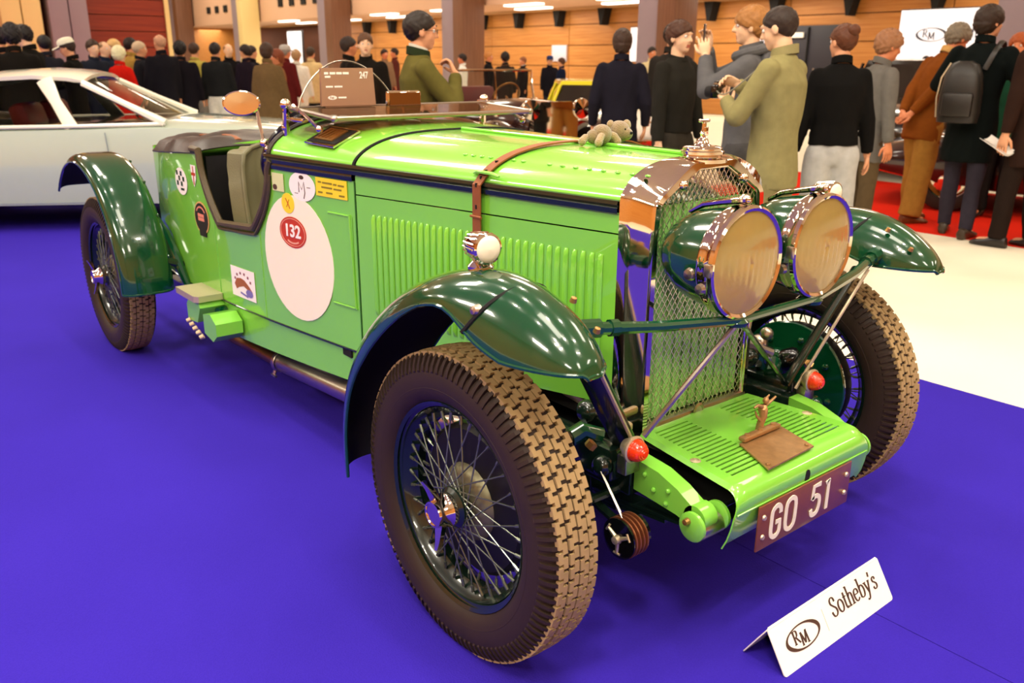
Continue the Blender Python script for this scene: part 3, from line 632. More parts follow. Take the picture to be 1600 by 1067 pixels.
MB().box((.092, 0, .452), (.045, .44, .03), bev=.008).build('bottom_rail', STEEL, RD)
MB().prism([(y, z) for y, z in O_i], lambda y, z, h: (.046+h, y, z), .006).build('core', MATTE, RD)
MB().prism([(.18, 1.035), (-.18, 1.035), (-.195, 1.046), (-.05, 1.11), (.05, 1.11), (.195, 1.046)], lambda y, z, h: (.066+h, y, z), .012).build('header_tank', CHROME, RD)
sl = MB(); c3, s3 = math.cos(-.5), math.sin(-.5)
slm = MB().box((0, 0, .753), (.004, .0245, .565), rot=[[c3, -s3, 0], [s3, c3, 0], [0, 0, 1]]).tube([(.003, -.010, .47), (.003, -.010, 1.035)], .003, 6).mesh('slat', M('slat_green', 'a8ec80', .5, var=.15, vscale=40))
for k in range(11):
    o = bpy.data.objects.new('slat', slm); COL.objects.link(o); o.parent = RD; o.location = V3(.084, -.180+.036*k, 0)-ORG[RD.name]
# diamond wire guard, clipped to the opening
def inside_span(p, d, poly):
    ts = []
    for i in range(len(poly)):
        a = np.array(poly[i]); e = np.array(poly[(i+1) % len(poly)])-a; den = d[0]*e[1]-d[1]*e[0]
        if abs(den) < 1e-9: continue
        w_ = a-p; t = (w_[0]*e[1]-w_[1]*e[0])/den; u_ = (w_[0]*d[1]-w_[1]*d[0])/den
        if 0 <= u_ < 1: ts.append(t)
    return (min(ts), max(ts)) if len(ts) >= 2 else None
b = MB(); PW, PH = .0200, .0270
for s_ in (1, -1):
    d = unit(V3(s_*PW, PH))
    for k in range(-62, 62):
        p = V3(k*PW, .45); sp = inside_span(p, d, [(y*1.0, z) for y, z in O_i])
        if sp is None or sp[1]-sp[0] < .004: continue
        q0, q1 = p+d*sp[0], p+d*sp[1]; b.tube([(.100+.0010*s_, q0[0], q0[1]), (.100+.0010*s_, q1[0], q1[1])], .0011, 4, caps=False)
g = b.build('wire_guard', M('plated_wire', 'eee6d6', .3, 1, var=.05), RD); g['kind'] = 'stuff'
MB().tube([(.104, y, z) for y, z in O_i], .0035, 6, loop=True).build('guard_rim', CHROME, RD)
for s_ in (-1, 1): MB().lathe([(0, .0), (.012, 0), (.0145, .006), (.012, .014), (.007, .018), (0, .019)], (.104, s_*.12, 1.083), (1, 0, 0), 16).build('guard_knob', CHROME, RD)
MB().lathe([(.02, 0), (.022, .003), (.015, .005), (.013, .003), (.0, .003)], (.116, .0, .462), (1, 0, 0), 18).build('crank_hole_ring', STEEL, RD)
# filler cap and its tee-shaped mascot
MB().lathe([(.064, -.006), (.064, .003), (.050, .006), (.048, .012), (.055, .014), (.055, .021), (.050, .0235), (.050, .028), (.044, .032), (.022, .034), (.018, .038), (.0, .038)], (.066, 0, 1.136), (0, 0, 1), 36).build('filler_cap', CHROME, RD)
b = MB().lathe([(.016, 0), (.013, .012), (.007, .020), (.0095, .028), (.006, .038), (.0055, .052), (.0085, .056), (.0, .058)], (.066, 0, 1.172), (0, 0, 1), 14).tube([(.066, -.016, 1.231), (.066, .016, 1.231)], .0032, 8).ball((.066, -.016, 1.231), .005, 8, 6).ball((.066, .016, 1.231), .005, 8, 6).box((.073, 0, 1.205), (.004, .016, .022), bev=.002)
b.build('mascot', CHROME, RD)
# ---- wings
def wing(st, wy, name='wing', mat=None, e=2.2, nt=21):
    """st: stations (crown x, z, drop direction angle, drop)"""
    g = []
    for x, z, an, dr, k in st:
        row = []
        for t in np.sin(np.linspace(-PI/2, PI/2, nt)):
            f = 1-(max(0, 1-abs(t)**e))**(1/1.7); row.append((x+math.cos(an)*dr*f, t*wy*k, z+math.sin(an)*dr*f))
        g.append(row)
    return g
cr = catmull([(-.505, .30), (-.50, .45), (-.455, .60), (-.36, .735), (-.21, .852), (-.06, .922), (.08, .950), (.19, .944), (.28, .915), (.345, .875), (.385, .835), (.400, .802)], 4)
stn = []
for i, p in enumerate(cr):
    d = unit(cr[min(i+1, len(cr)-1)]-cr[max(i-1, 0)]); nn = math.atan2(-d[0], d[1]); nn = math.atan2(d[0]*-1, d[1]) # inward normal
    x = p[0]; tt = min(1, max(0, (x+.02)/.2)); tt = tt*tt*(3-2*tt)
    an = math.atan2(-math.cos(math.atan2(d[1], d[0])), math.sin(math.atan2(d[1], d[0]))); an = an*(1-tt)+(-PI/2)*tt
    edge = .870-.062*min(1, max(0, (x-.02)/.22)); dr = (1-tt)*(.062+.03*min(1, max(0, (-.06-x)/.3)))+tt*max(.003, p[1]-edge); 
    k = 1 if x < .16 else max(.10, math.sqrt(max(0, 1-((x-.16)/.243)**2)))
    stn.append((p[0], p[1], an, dr, k))
WF = wing(stn, .108); 
def at_y(g, yc): return [[(x, y+yc, z) for x, y, z in r] for r in g]
for s_ in (-1, 1):
    wg = MB().sheet(at_y(WF, s_*.69), th=-.004, mi2=1)
    wg.build('front_wing', [DKGREEN, MATTE], CAR, fix=True)
    eg = [r[0] for r in at_y(WF, s_*.69)]+[q for q in at_y(WF, s_*.69)[-1]]+[r[-1] for r in at_y(WF, s_*.69)[::-1]]
    MB().tube(eg, .0045, 6).build('wing_bead', DKGREEN, CAR)
    # overlapping nose shell with riveted seam
    k0 = next(i for i, q in enumerate(cr) if q[0] > .13)
    seam = [np.array(q) for q in at_y(WF, s_*.69)[k0]]; ns = len(seam)-1
    MB().tube([q+V3(.07*math.sin(PI*i/ns)-.015, 0, .0005-(.07*math.sin(PI*i/ns))*.20) for i, q in enumerate(seam)], .0058, 6).build('wing_seam', MATTE, CAR)
    MB().lathe([(0, .010), (.009, .008), (.012, 0), (.014, -.006)], V3(.150, s_*.784, .893), (0, s_, .25), 14).build('wing_bolt', STEEL, CAR)
    for q in (V3(.262, s_*.622, .908), V3(.335, s_*.625, .862)): MB().lathe([(0, .012), (.006, .010), (.008, 0)], q, (.4, 0, 1), 10).build('seam_bolt', BRASS, CAR)
    # flanged stay up to the wing, and the forked tube below
    if s_ < 0:
        pass
    a0, a1 = V3(.215, s_*.565, .80), V3(.165, s_*.335, .47)
    MB().tube([a0, a1], .024, 12, flat=(1.3, .4), up=(.6, s_*.8, 0)).build('wing_stay', DKMETAL, CAR)
    MB().tube([a0+V3(.035, 0, .0), a1+V3(.035, 0, 0)], .005, 6).build('stay_edge', ALU, CAR)
    # cross bar from wing to headlamp
    b = MB().tube([(.25, s_*.60, .842), (.30, s_*.40, .822), (.335, s_*.155, .80)], [.0155, .013, .0125], 10).tube([(.248, s_*.605, .8425), (.262, s_*.545, .837)], .021, 10).tube([(.268, s_*.52, .834), (.272, s_*.50, .8325)], .019, 10)
    b.build('lamp_bar', DKGREEN, CAR)
    MB().tube([(.335, -.155, .80), (.22, -.335, .515) if s_ < 0 else (.165, .335, .475)], .0075, 8).build('lamp_stay', DKMETAL if s_ > 0 else STEEL, CAR)
MB().tube([(.335, -.155, .80), (.335, .155, .80)], .0115, 10).build('lamp_bar', DKGREEN, CAR)
# ---- headlamps
HL = part_empty('headlamp', CAR, (.33, -.155, .936)); ORG[HL.name] = V3(0, 0, 0)
MB().lathe([(0, -.215), (.03, -.212), (.06, -.197), (.088, -.165), (.108, -.12), (.118, -.07), (.122, -.035)], d=(1, 0, 0), n=48).build('bowl', DKGREEN, HL, off=(0, 0, 0))
MB().lathe([(.120, -.036), (.127, -.034), (.129, -.028), (.127, -.020), (.128, -.004), (.132, .002), (.131, .012), (.126, .016), (.119, .012), (.117, .004)], d=(1, 0, 0), n=56).build('bezel', CHROME, HL, off=(0, 0, 0))
MB().lathe([(.0, -.105), (.02, -.104), (.055, -.085), (.09, -.045), (.117, .004)], d=(1, 0, 0), n=48).build('reflector', AMBER, HL, off=(0, 0, 0))
gg = []
for i in range(17):
    row = []
    for j in range(41):
        r = .119*i/16; t = 2*PI*j/40; y, z = r*math.cos(t), r*math.sin(t); row.append((.008+.012*(1-(r/.119)**2)+.0011*math.sin(y*300)*(z < .02)*(r < .11), y, z))
    gg.append(row)
MB().sheet(gg, th=.002).build('lens', M('amber_lens', 'ffd678', .16, trans=.62, ior=1.2, var=.10, vscale=40, coat=.8), HL, off=(0, 0, 0))
MB().lathe([(0, -.10), (.014, -.098), (.017, -.08), (.010, -.055), (0, -.052)], d=(1, 0, 0), n=14).lathe([(.032, -.040), (.034, -.038), (.034, -.03), (.0, -.022)], d=(1, 0, 0), n=20).build('bulb_shield', STEEL, HL, off=(0, 0, 0))
b = MB()
pr_ = [(-.16, .090), (-.12, .112), (-.07, .124), (-.03, .132), (.0, .136)]
b.tube([(x, 0, z+.006) for x, z in pr_], [.006, .009, .010, .011, .009], 8, flat=(1.6, .8)).ball((-.012, 0, .142), (.016, .014, .012), 12, 8)
b.build('crest', CHROME, HL, off=(0, 0, 0))
MB().lathe([(0, .012), (.012, .010), (.016, 0)], (-.055, -.118, -.02), (0, -1, 0), 14).build('bolt', STEEL, HL, off=(0, 0, 0))
MB().lathe([(0, .012), (.010, .010), (.013, 0)], (-.015, -.127, -.045), (0, -1, 0), 14).build('bolt', STEEL, HL, off=(0, 0, 0))
MB().box((.004, -.131, 0), (.02, .012, .03), bev=.003).build('clip', STEEL, HL, off=(0, 0, 0))
MB().tube([(-.03, 0, -.115), (-.01, 0, -.135)], .02, 12).lathe([(.03, 0), (.034, .01), (.024, .02), (.0, .02)], (-.01, 0, -.15), (0, 0, 1), 16).build('pedestal', DKGREEN, HL, off=(0, 0, 0))
copy_tree(HL, CAR, Vector(V3(.33, .155, .936)-root))
# ---- marker lamps on the chassis
ML = part_empty('marker_lamp', CAR, (.225, -.374, .4935)); ORG[ML.name] = V3(0, 0, 0)
MB().lathe([(0, -.03), (.018, -.028), (.030, -.008), (.034, 0), (.034, .004), (.029, .006)], d=(1, 0, 0), n=28).build('lamp_body', ALU, ML, off=(0, 0, 0))
pr_ = [(.028, .004)]
for i in range(7):
    r = .027*math.cos(i/7*PI/2*.96); x = .006+.030*math.sin(i/7*PI/2); pr_ += [(r+.0009, x), (r-.0006, x+.003)]
MB().lathe(pr_+[(.0, .038)], d=(1, 0, 0), n=24).build('lens', REDLENS, ML, off=(0, 0, 0))
MB().box((-.015, .0, -.04), (.03, .05, .05), bev=.004).build('bracket', STEEL, ML, off=(0, 0, 0))
copy_tree(ML, CAR, Vector(V3(.225, .374, .4935)-root))
# ---- louvred apron over the dumb irons
AP = part_empty('apron', CAR, (.3, 0, .45)); ORG[AP.name] = V3(.3, 0, .45)
rows = [(.115, .456)]
NS = 17; slots = set()
for k in range(NS):
    x = .137+.0165*k; rows += [(x, .4565-.02*(x-.115)), (x+.0058, .4565-.02*(x+.0058-.115))]; slots.add(len(rows)-2)
rows += [(.418, .4495)]+[(.418+.047*math.sin(t), .402+.0475*math.cos(t)) for t in np.linspace(.25, 1.75, 9)]+[(.459, .36), (.452, .33), (.440, .303)]
yc = [-1, -.96, -.84, -.55, -.30, -.12, .12, .30, .55, .84, .96, 1]; lim = {3, 4, 7, 8}
g = []
for i, (x, z) in enumerate(rows):
    hw = .232+.043*min(1, (x-.115)/.29) if i < len(rows)-10 else .275+.016*min(1, (i-(len(rows)-10))/8)
    row = []
    for y in yc:
        bulge = .012*max(0, 1-abs(y)/.30)*max(0, 1-abs(x-.20)/.13) if x < .36 else 0
        row.append((x, y*hw, z+bulge-.010*(abs(y) > .97)))
    g.append(row)
def keep(i, j):
    if i in slots:
        lo, hi = (yc[j]+yc[j+1])/2, 0
        inner = .30 if g[i][0][0] > .27 else .12
        if .30 <= abs(lo) < .84 or (.12 <= abs(lo) < .30 and False): return False
    return True
ap = MB().sheet(g, th=-.0035, keep=keep); ap.build('cover', GREEN, AP, ang=40)
MB().sheet([[(x, y, .435) for y in np.linspace(-.24, .24, 3)] for x in np.linspace(.11, .40, 3)]).build('underside', MATTE, AP)
for s_ in (-1, 1): MB().lathe([(.013, 0), (.0135, .004), (.009, .006), (.0085, .0035), (.004, .006), (0, .007)], (.3035, s_*.238, .449), (0, 0, 1), 16).build('fastener', ALU, AP)
disc2_ = MB(); disc2(disc2_, 0, .400, .011, .017, lambda a, z, h: (.4635+h, a, z), .0015); disc2_.build('starter_hole', MATTE, AP)
b = MB()
for s_ in (-1, 1): b.tube([(.455, s_*.285, .40), (.466, s_*.26, .372), (.466, s_*.20, .35)], .004, 6)
MB().tube([(.4645, y, .386) for y in (-.28, 0, .28)], .0025, 6).build('swage_line', GREEN, AP)
# number plate
NP = part_empty('number_plate', CAR, (.47, 0, .326)); ORG[NP.name] = V3(.47, 0, .326)
MB().box((.470, -.004, .325), (.005, .400, .120), bev=.002).build('plate', PLATEBROWN, NP)
fn = lambda a, z, h: (.4728+h, a, z)
CH = .090; zb = .281; stroke = .0125
def gl(pts, ox):
    b = MB(); ribbon(b, [(ox+px*CH, zb+pz*CH) for px, pz in pts], fn, stroke, None, .0018); b.build('character', CREAM, NP, fix=True)
rnd = lambda x0, x1, z0, z1, r: None
G_ = catmull([(.46, .70), (.45, .84), (.36, .95), (.23, .955), (.10, .86), (.07, .70)], 4)+[(.07, .30)]+catmull([(.07, .30), (.10, .14), (.23, .045), (.36, .06), (.45, .16), (.46, .30)], 4)+[(.46, .47), (.27, .47)]
gl(G_, -.158)
O_ = [(.07, .30), (.07, .70)]+catmull([(.07, .70), (.11, .87), (.23, .955), (.36, .955), (.47, .87), (.51, .70)], 4)+[(.51, .30)]+catmull([(.51, .30), (.47, .13), (.36, .045), (.23, .045), (.11, .13), (.07, .30)], 4)
gl(O_, -.099)
gl([(.46, .95), (.12, .95), (.10, .55)]+catmull([(.10, .55), (.25, .62), (.42, .55), (.47, .34), (.40, .10), (.25, .045), (.12, .08), (.07, .24)], 4), .012)
gl([(.08, .86), (.22, .95), (.22, .02)], .070)
for y in (-.183, .175):
    for z in (.352, .300): MB().lathe([(0, .005), (.006, .004), (.0075, 0)], (.4725, y, z), (1, 0, 0), 12).build('rivet', ALU, NP)
# engraved plaque and little rearing figurine on the apron
PQ = part_empty('plaque', CAR, (.325, .065, .46)); ORG[PQ.name] = V3(.325, .065, .46)
MB().prism([(.318, -.085), (.447, -.147), (.441, .053), (.320, .092)], lambda x, y, h: (x, y, .4535+.02*(.45-x)*.4+h), .004).build('plate', BRONZE, PQ, fix=True)
b = MB().box((.318, .0, .467), (.022, .155, .012), rot=[[1, 0, 0], [0, 1, 0], [0, 0, 1]], bev=.004)
for y in (-.055, 0, .055): b.lathe([(0, .006), (.007, .005), (.008, 0)], (.318, y, .472), (0, 0, 1), 10)
for x, y in ((.432, -.128), (.428, .042)): MB().lathe([(0, .004), (.005, .003), (.006, 0)], (x, y, .459), (0, 0, 1), 10).build('screw', BRONZE, PQ)
b.build('clamp', BRONZE, PQ)
b = MB().tube([(.305, .018, .455), (.303, .020, .480), (.307, .024, .500), (.302, .026, .518), (.303, .030, .530)], [.013, .009, .010, .0135, .006], 10, flat=(.8, 1.1)).ball((.304, .033, .541), (.009, .008, .010), 10, 8)
b.tube([(.303, .033, .528), (.305, .052, .534), (.309, .068, .546)], [.006, .0045, .003], 8).tube([(.303, .020, .526), (.301, .004, .534), (.300, -.010, .530)], [.006, .0045, .003], 8).tube([(.305, .016, .49), (.302, .002, .505), (.300, -.004, .52)], [.005, .004, .002], 6).tube([(.304, .036, .548), (.306, .043, .556)], [.004, .002], 6)
b.build('figurine', BRONZE, PQ)
# ---- dumb irons, springs, axle and everything under the nose
for s_ in (-1, 1):
    b = MB(); P = [(.205, .412, .082), (.28, .405, .08), (.34, .392, .065), (.385, .375, .05)]
    b.rings([[(x, s_*.300, z-h/2), (x, s_*.345, z-h/2), (x, s_*.345, z+h/2), (x, s_*.300, z+h/2)] for x, z, h in P])
    for x, z in ((.24, .425), (.27, .395), (.315, .41), (.31, .375)): b.ball((x, s_*.347, z), .0065, 8, 5)
    b.cyl((.395, s_*.300, .372), (.395, s_*.345, .372), .032, 20)
    b.build('dumb_iron', GREEN2, CAR, fix=True)
    for yy in (.352, .262): MB().lathe([(0, .012), (.030, .012), (.036, .008), (.036, 0), (0, 0)], (.400, s_*yy, .358), (0, s_, 0), 28).build('shackle_plate', GREEN2, CAR)
    MB().cyl((.403, s_*.268, .345), (.403, s_*.352, .345), .026, 20).build('spring_eye', STEEL, CAR)
    MB().lathe([(0, .014), (.007, .013), (.009, 0)], (.392, s_*.363, .372), (0, s_, 0), 10).build('shackle_bolt', BRASS, CAR)
    b = MB()
    for k, (x0, x1) in enumerate(((.40, -.52), (.30, -.42), (.22, -.34), (.14, -.26))):
        b.sheet([[(x, s_*.31+y, .345-.035*(1-((x+.06)/.46)**2)-.010*k) for y in (-.024, .024)] for x in np.linspace(x0, x1, 12)], th=.008)
    b.box((0, s_*.31, .315), (.10, .06, .06), bev=.008); b.build('leaf_spring', DKMETAL, CAR)
    MB().box((-1.30, s_*.33, .40), (3.0, .05, .10), bev=.006).build('chassis_rail', DKMETAL, CAR)
    # axle end, kingpin, steering arm
    b = MB().lathe([(.026, 0), (.034, .01), (.034, .05), (.026, .06), (.03, .10), (.03, .16), (.022, .17), (.0, .17)], (0, s_*.615, .30), (0, 0, 1), 16)
    b.lathe([(.0, -.01), (.045, 0), (.05, .03), (.04, .06), (.03, .09)], (0, s_*.53, .33), (0, s_, 0), 18).ball((.03, s_*.50, .47), (.05, .035, .045), 14, 10).tube([(.03, s_*.56, .34), (.12, s_*.54, .35), (.17, s_*.50, .37)], .016, 8).ball((.17, s_*.50, .37), .026, 12, 8)
    b.tube([(.05, s_*.46, .46), (.08, s_*.40, .50), (.10, s_*.36, .48)], .022, 10)
    b.build('stub_axle', DKGREEN, CAR)
    MB().lathe([(0, 0), (.03, .0), (.036, .01), (.036, .045), (.03, .055), (.018, .06), (.0, .062)], (.06, s_*.47, .485), (.75, s_*.5, .35), 20).build('brake_servo', BLACK, CAR)
    MB().tube([(.17, s_*.5, .395), (.175, s_*.5, .345)], .009, 8).build('ball_joint', BRASS, CAR); MB().lathe([(0, 0), (.014, 0), (.014, .016), (0, .018)], (.16, s_*.46, .50), (.4, -s_*.5, .8), 6).build('filler_plug', BRASS, CAR)
    # stacked friction damper with its control cables
    dp = part_empty('friction_damper', CAR, (.265, s_*.42, .30)); ORG[dp.name] = V3(.265, s_*.42, .30); c = V3(.265, s_*.445, .30)
    for k in range(4): MB().lathe([(0, -.004), (.046, -.004), (.052, -.002), (.052, .002), (.046, .004), (0, .004)], c-V3(0, s_*.0125*k, 0), (0, s_, 0), 32).build('disc', M('copper_edge_disc', '9a5b3c', .35, .7, var=.1), dp)
    MB().lathe([(0, .0), (.050, 0), (.051, .006), (.044, .008), (0, .008)], c+V3(0, s_*.004, 0), (0, s_, 0), 32).cyl(c-V3(0, s_*.06, 0), c, .04, 20).build('face', BLACK, dp)
    b = MB()
    for k in range(3):
        a = 2*PI*k/3+.5; u2 = V3(math.cos(a), 0, math.sin(a)); v2 = V3(-math.sin(a), 0, math.cos(a)); cc = c+V3(0, s_*.0125, 0)
        b.tube([cc, cc+u2*.036], [.006, .004], 6).tube([cc+u2*.038-v2*.010, cc+u2*.038+v2*.010], .003, 6)
    b.lathe([(0, .016), (.010, .014), (.012, 0)], c+V3(0, s_*.010, 0), (0, s_, 0), 12); b.build('spider', ALU, dp)
    b = MB()
    for k in range(3): b.tube([c+V3(.0-.012*k, -s_*.01*k, .05), V3(.16-.01*k, s_*(.42-.008*k), .43)], .0016, 5)
    b.build('cable', STEEL, dp)
    MB().tube([c+V3(0, -s_*.03, 0), V3(.10, s_*.40, .33)], .012, 8).build('damper_arm', DKMETAL, dp)
    b = MB().box((.09, s_*.37, .43), (.16, .05, .09), bev=.012).ball((.15, s_*.40, .43), .028, 12, 8); b.build('frame_bracket', DKMETAL, CAR)
MB().tube([(0, -.60, .345), (0, -.42, .33), (0, -.34, .285), (0, .34, .285), (0, .42, .33), (0, .60, .345)], .026, 10, flat=(.7, 1.2)).build('front_axle', DKGREEN, CAR)
MB().tube([(.16, -.50, .355), (.16, .50, .355)], .011, 8).build('track_rod', DKMETAL, CAR)
MB().tube([(.38, -.30, .318), (.38, .30, .318)], .022, 10).build('front_crossmember', DKMETAL, CAR)
b = MB().box((.0, 0, .50), (.10, .56, .10), bev=.01)
for s_ in (-1, 1):
    b.tube([(.05, s_*.36, .50), (.0, s_*.45, .44), (-.1, s_*.5, .40)], .012, 8).ball((.03, s_*.34, .52), .03, 10, 8)
b.build('front_frame', DKMETAL, CAR)
b = MB().ball((.02, .40, .55), .028, 12, 8).ball((.07, .36, .60), .02, 10, 8).cyl((.0, .30, .58), (.05, .42, .52), .018, 10); b.build('steering_box', STEEL, CAR)
MB().box((-.45, 0, .36), (1.0, .60, .02)).box((.22, 0, .355), (.32, .57, .012)).box((-2.05, 0, .36), (1.7, .66, .02)).build('undertray_shade', MATTE, CAR)  # black front sheet added to darken the gap beside the dumb irons
MB().box((-.45, 0, .70), (.96, .50, .50)).build('engine_block', MATTE, CAR)
MB().tube([(-WB, -.62, HZ), (-WB, .62, HZ)], .045, 12).ball((-WB, 0, HZ), (.16, .14, .16), 16, 10).build('rear_axle', DKMETAL, CAR)
# steel strip along the foot of the bonnet
MB().box((-.02, -.262, .492), (.30, .02, .022), rot=[[math.cos(.03), math.sin(.15), 0], [-math.sin(.15), 1, 0], [0, 0, 1]], bev=.006).build('foot_strip', ALU, CAR)
# ---- rear wings
for s_ in (-1, 1):
    st = []
    for a in np.linspace(-.02, math.radians(139), 28):
        st.append((-WB+.565*math.cos(a), HZ+.03+.555*math.sin(a), a+PI, .040, 1))
    G = at_y(wing(st, .108, e=4.5, nt=15), s_*.70)
    MB().sheet(G, th=.004, mi2=1).build('rear_wing', [DKGREEN, MATTE], CAR, fix=True)
    MB().tube([r[0] for r in G]+G[-1]+[r[-1] for r in G[::-1]]+G[0][::-1], .0055, 6).build('wing_bead', DKGREEN, CAR)
    i = len(G)//2
    b = MB()
    for k in (3, 7, 11, 15, 19, 23): b.ball(np.array(G[k][-2 if s_ < 0 else 1])+V3(0, 0, .004), .008, 8, 5)
    b.build('wing_bolts', DKGREEN, CAR)
    MB().tube([(-2.40, s_*.62, .52), (-2.40, s_*.36, .42)], .018, 8).build('wing_stay', DKMETAL, CAR)
    b = MB()
    for k in range(5): b.sheet([[(x, s_*.40+y, .33-.03*(1-((x+WB)/.62)**2)-.010*k) for y in (-.024, .024)] for x in np.linspace(-WB+.62-.1*k, -WB-.62+.1*k, 10)], th=.008)
    b.build('leaf_spring', DKMETAL, CAR)
# inner rear wheel arch fairing
for s_ in (-1, 1):
    MB().tube([(-2.70, s_*.535, .64), (-2.56, s_*.545, .60), (-2.42, s_*.548, .50), (-2.32, s_*.545, .40)], [.03, .034, .034, .02], 10, flat=(.7, 1)).build('arch_moulding', DKGREEN, CAR)
# exhaust pipe, clamp, step and cast damper housing on the side
MB().tube([(-2.42, -.42, .172), (-1.69, -.42, .196)], .027, 12).build('exhaust_pipe', M('heated_steel', '8a6238', .35, .9, var=.35, vscale=9), CAR)
MB().tube([(-1.70, -.42, .196), (-1.66, -.42, .198), (-.78, -.42, .262), (-.3, -.36, .36)], [.029, .037, .037, .03], 16).build('silencer', STEEL, CAR)
MB().lathe([(.040, -.012), (.043, -.010), (.043, .010), (.040, .012)], (-1.665, -.42, .198), (1, 0, .07), 20).tube([(-1.665, -.45, .168), (-1.665, -.456, .150)], .007, 6).tube([(-1.68, -.458, .150), (-1.64, -.458, .150)], .006, 6).build('pipe_clamp', STEEL, CAR)
b = MB(); TR = V3(-2.06, -.58, .420)
b.prism([(-.12, -.065), (.09, -.065), (.11, -.05), (.11, .05), (.09, .065), (-.12, .065)], lambda x, y, h: TR+V3(x, y, h), .026)
b.build('step_pad', ALU, CAR, fix=True)
MB().tube([(-2.02, -.44, .40), (-2.02, -.56, .415)], .02, 8).tube([(-2.14, -.44, .38), (-2.12, -.58, .415)], .018, 8).build('step_bracket', DKMETAL, CAR)

dh = part_empty('damper_housing', CAR, (-1.98, -.58, .36)); ORG[dh.name] = V3(-1.98, -.58, .36)
e1 = np.array([.62, -.64, -.46]); e1 = unit(e1); e3 = unit(np.cross(e1, [-.6, -.75, .25])); e2 = np.cross(e3, e1)
Rm = np.stack([e1, e2, e3], 1)
b = MB().rings([[V3(-1.86, -.57, .345)+V3(dx+.0, -dy, dz) for dx, dz in ((-.06, -.045), (.03, -.062), (.075, -.03), (.075, .02), (.02, .05), (-.06, .035))] for dy in (-.05, .045, .06)])
b.build('arm_casting', GREEN2, dh, fix=True)
b = MB().rings([[V3(-2.04, -.57, .385)+V3(dx, -dy, dz) for dx, dz in ((-.07, -.07), (.04, -.06), (.085, .01), (.06, .06), (-.02, .05), (-.07, .0))] for dy in (-.05, .04, .058)])
b.build('body_casting', GREEN2, dh, fix=True)
b = MB()
for k in range(5): b.lathe([(0, .02), (.009, .018), (.011, 0)], (-2.09+.035*k, -.625, .318-.010*k), (-.3, -.8, -.3), 10)
b.build('cap_bolts', ALU, dh)
MB().tube([(-1.96, -.48, .37), (-1.94, -.56, .37)], .022, 10).build('mounting', DKGREEN, dh)
# lamp on the near wing, and its twin
SL = part_empty('side_lamp', CAR, (.025, -.675, .948)); ORG[SL.name] = V3(0, 0, 0)
b = MB().lathe([(0, -.062), (.012, -.060), (.022, -.045), (.031, -.015), (.034, .015), (.0345, .03), (.030, .033)], (0, 0, .040), (1, -.12, .02), 30)
for k in range(18):
    a = 2*PI*k/18; b.tube([V3(-.035, .0265*math.cos(a)+.004, .040+.0265*math.sin(a)), V3(.020, .0350*math.cos(a)-.0025, .040+.0350*math.sin(a))], .0022, 5)
b.build('lamp_body', CHROME, SL, off=(0, 0, 0)); MB().lathe([(.0325, .028), (.028, .034), (.018, .038), (0, .040)], (0, 0, .040), (1, -.12, .02), 30).build('lens', CREAM, SL, off=(0, 0, 0))
MB().lathe([(.030, -.016), (.030, .0), (.022, .008), (.014, .016), (.012, .03)], (-.0, 0, -.0), (0, 0, 1), 22).build('lamp_foot', CHROME, SL, off=(0, 0, 0))
copy_tree(SL, CAR, Vector(V3(.025, .675, .948)-root))
# ---- leather strap over the bonnet
def strap_pt(t): return sec_at(-.385-.03*(1-min(t, 2-t)), t, .004)
b = MB(); rs = []
lowz = [.862, .90, .95, .985, 1.02, 1.045]
path = [V3(-.423, -(ys(-.423)+.013), z) for z in lowz]+[V3(-.425+.04*min(1, t*1.4), 0, 0)+V3(0, *sec_at(-.41, t, .005)[1:]) for t in np.linspace(.06, 1.94, 45)]+[V3(-.423, (ys(-.423)+.013), z) for z in lowz[::-1]]
for i, q in enumerate(path):
    d = unit(path[min(i+1, len(path)-1)]-path[max(i-1, 0)]); n = unit(np.cross(d, [1, 0, 0])); rs.append([q+V3(.0175, 0, 0), q+V3(.0175, 0, 0)-n*.004, q-V3(.0175, 0, 0)-n*.004, q-V3(.0175, 0, 0)])
sp = b.rings(rs).build('bonnet_strap', STRAP, CAR, fix=True); ORG[sp.name] = ORG[CAR.name]
b = MB()
for i in (1, 3, 5): b.box(path[i]+V3(0, -.0035, 0), (.006, .004, .011))
for t in (7, 10, 14): b.box(path[t]+V3(0, -.001, .003), (.006, .008, .008))
b.build('strap_holes', MATTE, sp, off=-root); 
MB().tube([(-.448, -(ys(-.42)+.018), .957), (-.400, -(ys(-.42)+.018), .957)], .004, 6).build('strap_keeper', STRAP, sp, off=-root)
q = sec_at(-.40, .17, .011); MB().tube([q+V3(-.055, .0, 0), q+V3(-.03, -.004, .006), q+V3(.03, -.004, .006), q+V3(.055, 0, 0)], [.005, .009, .009, .005], 8, flat=(1, .6)).build('strap_loop', GREEN2, CAR)
for ch in sp.children: ch.location = (0, 0, 0)
# ---- hatch on the side
MB().tube([(-1.135, -(ys(-1.135)+.002), .884), (-1.02, -(ys(-1.02)+.002), .884)], .0035, 6).tube([(-1.018, -(ys(-1.018)+.003), .888), (-1.006, -(ys(-1.006)+.003), .575)], .0045, 6).tube([(-1.13, -(ys(-1.13)+.002), .572), (-1.0, -(ys(-1.0)+.002), .572)], .0035, 6).build('hatch_hinge', GREEN2, CAR)
MB().sheet(wall(np.linspace(-1.135, -1.005, 5), lambda x: .578, lambda x: .882, off=.002, nz=3)).build('hatch', GREEN, CAR)
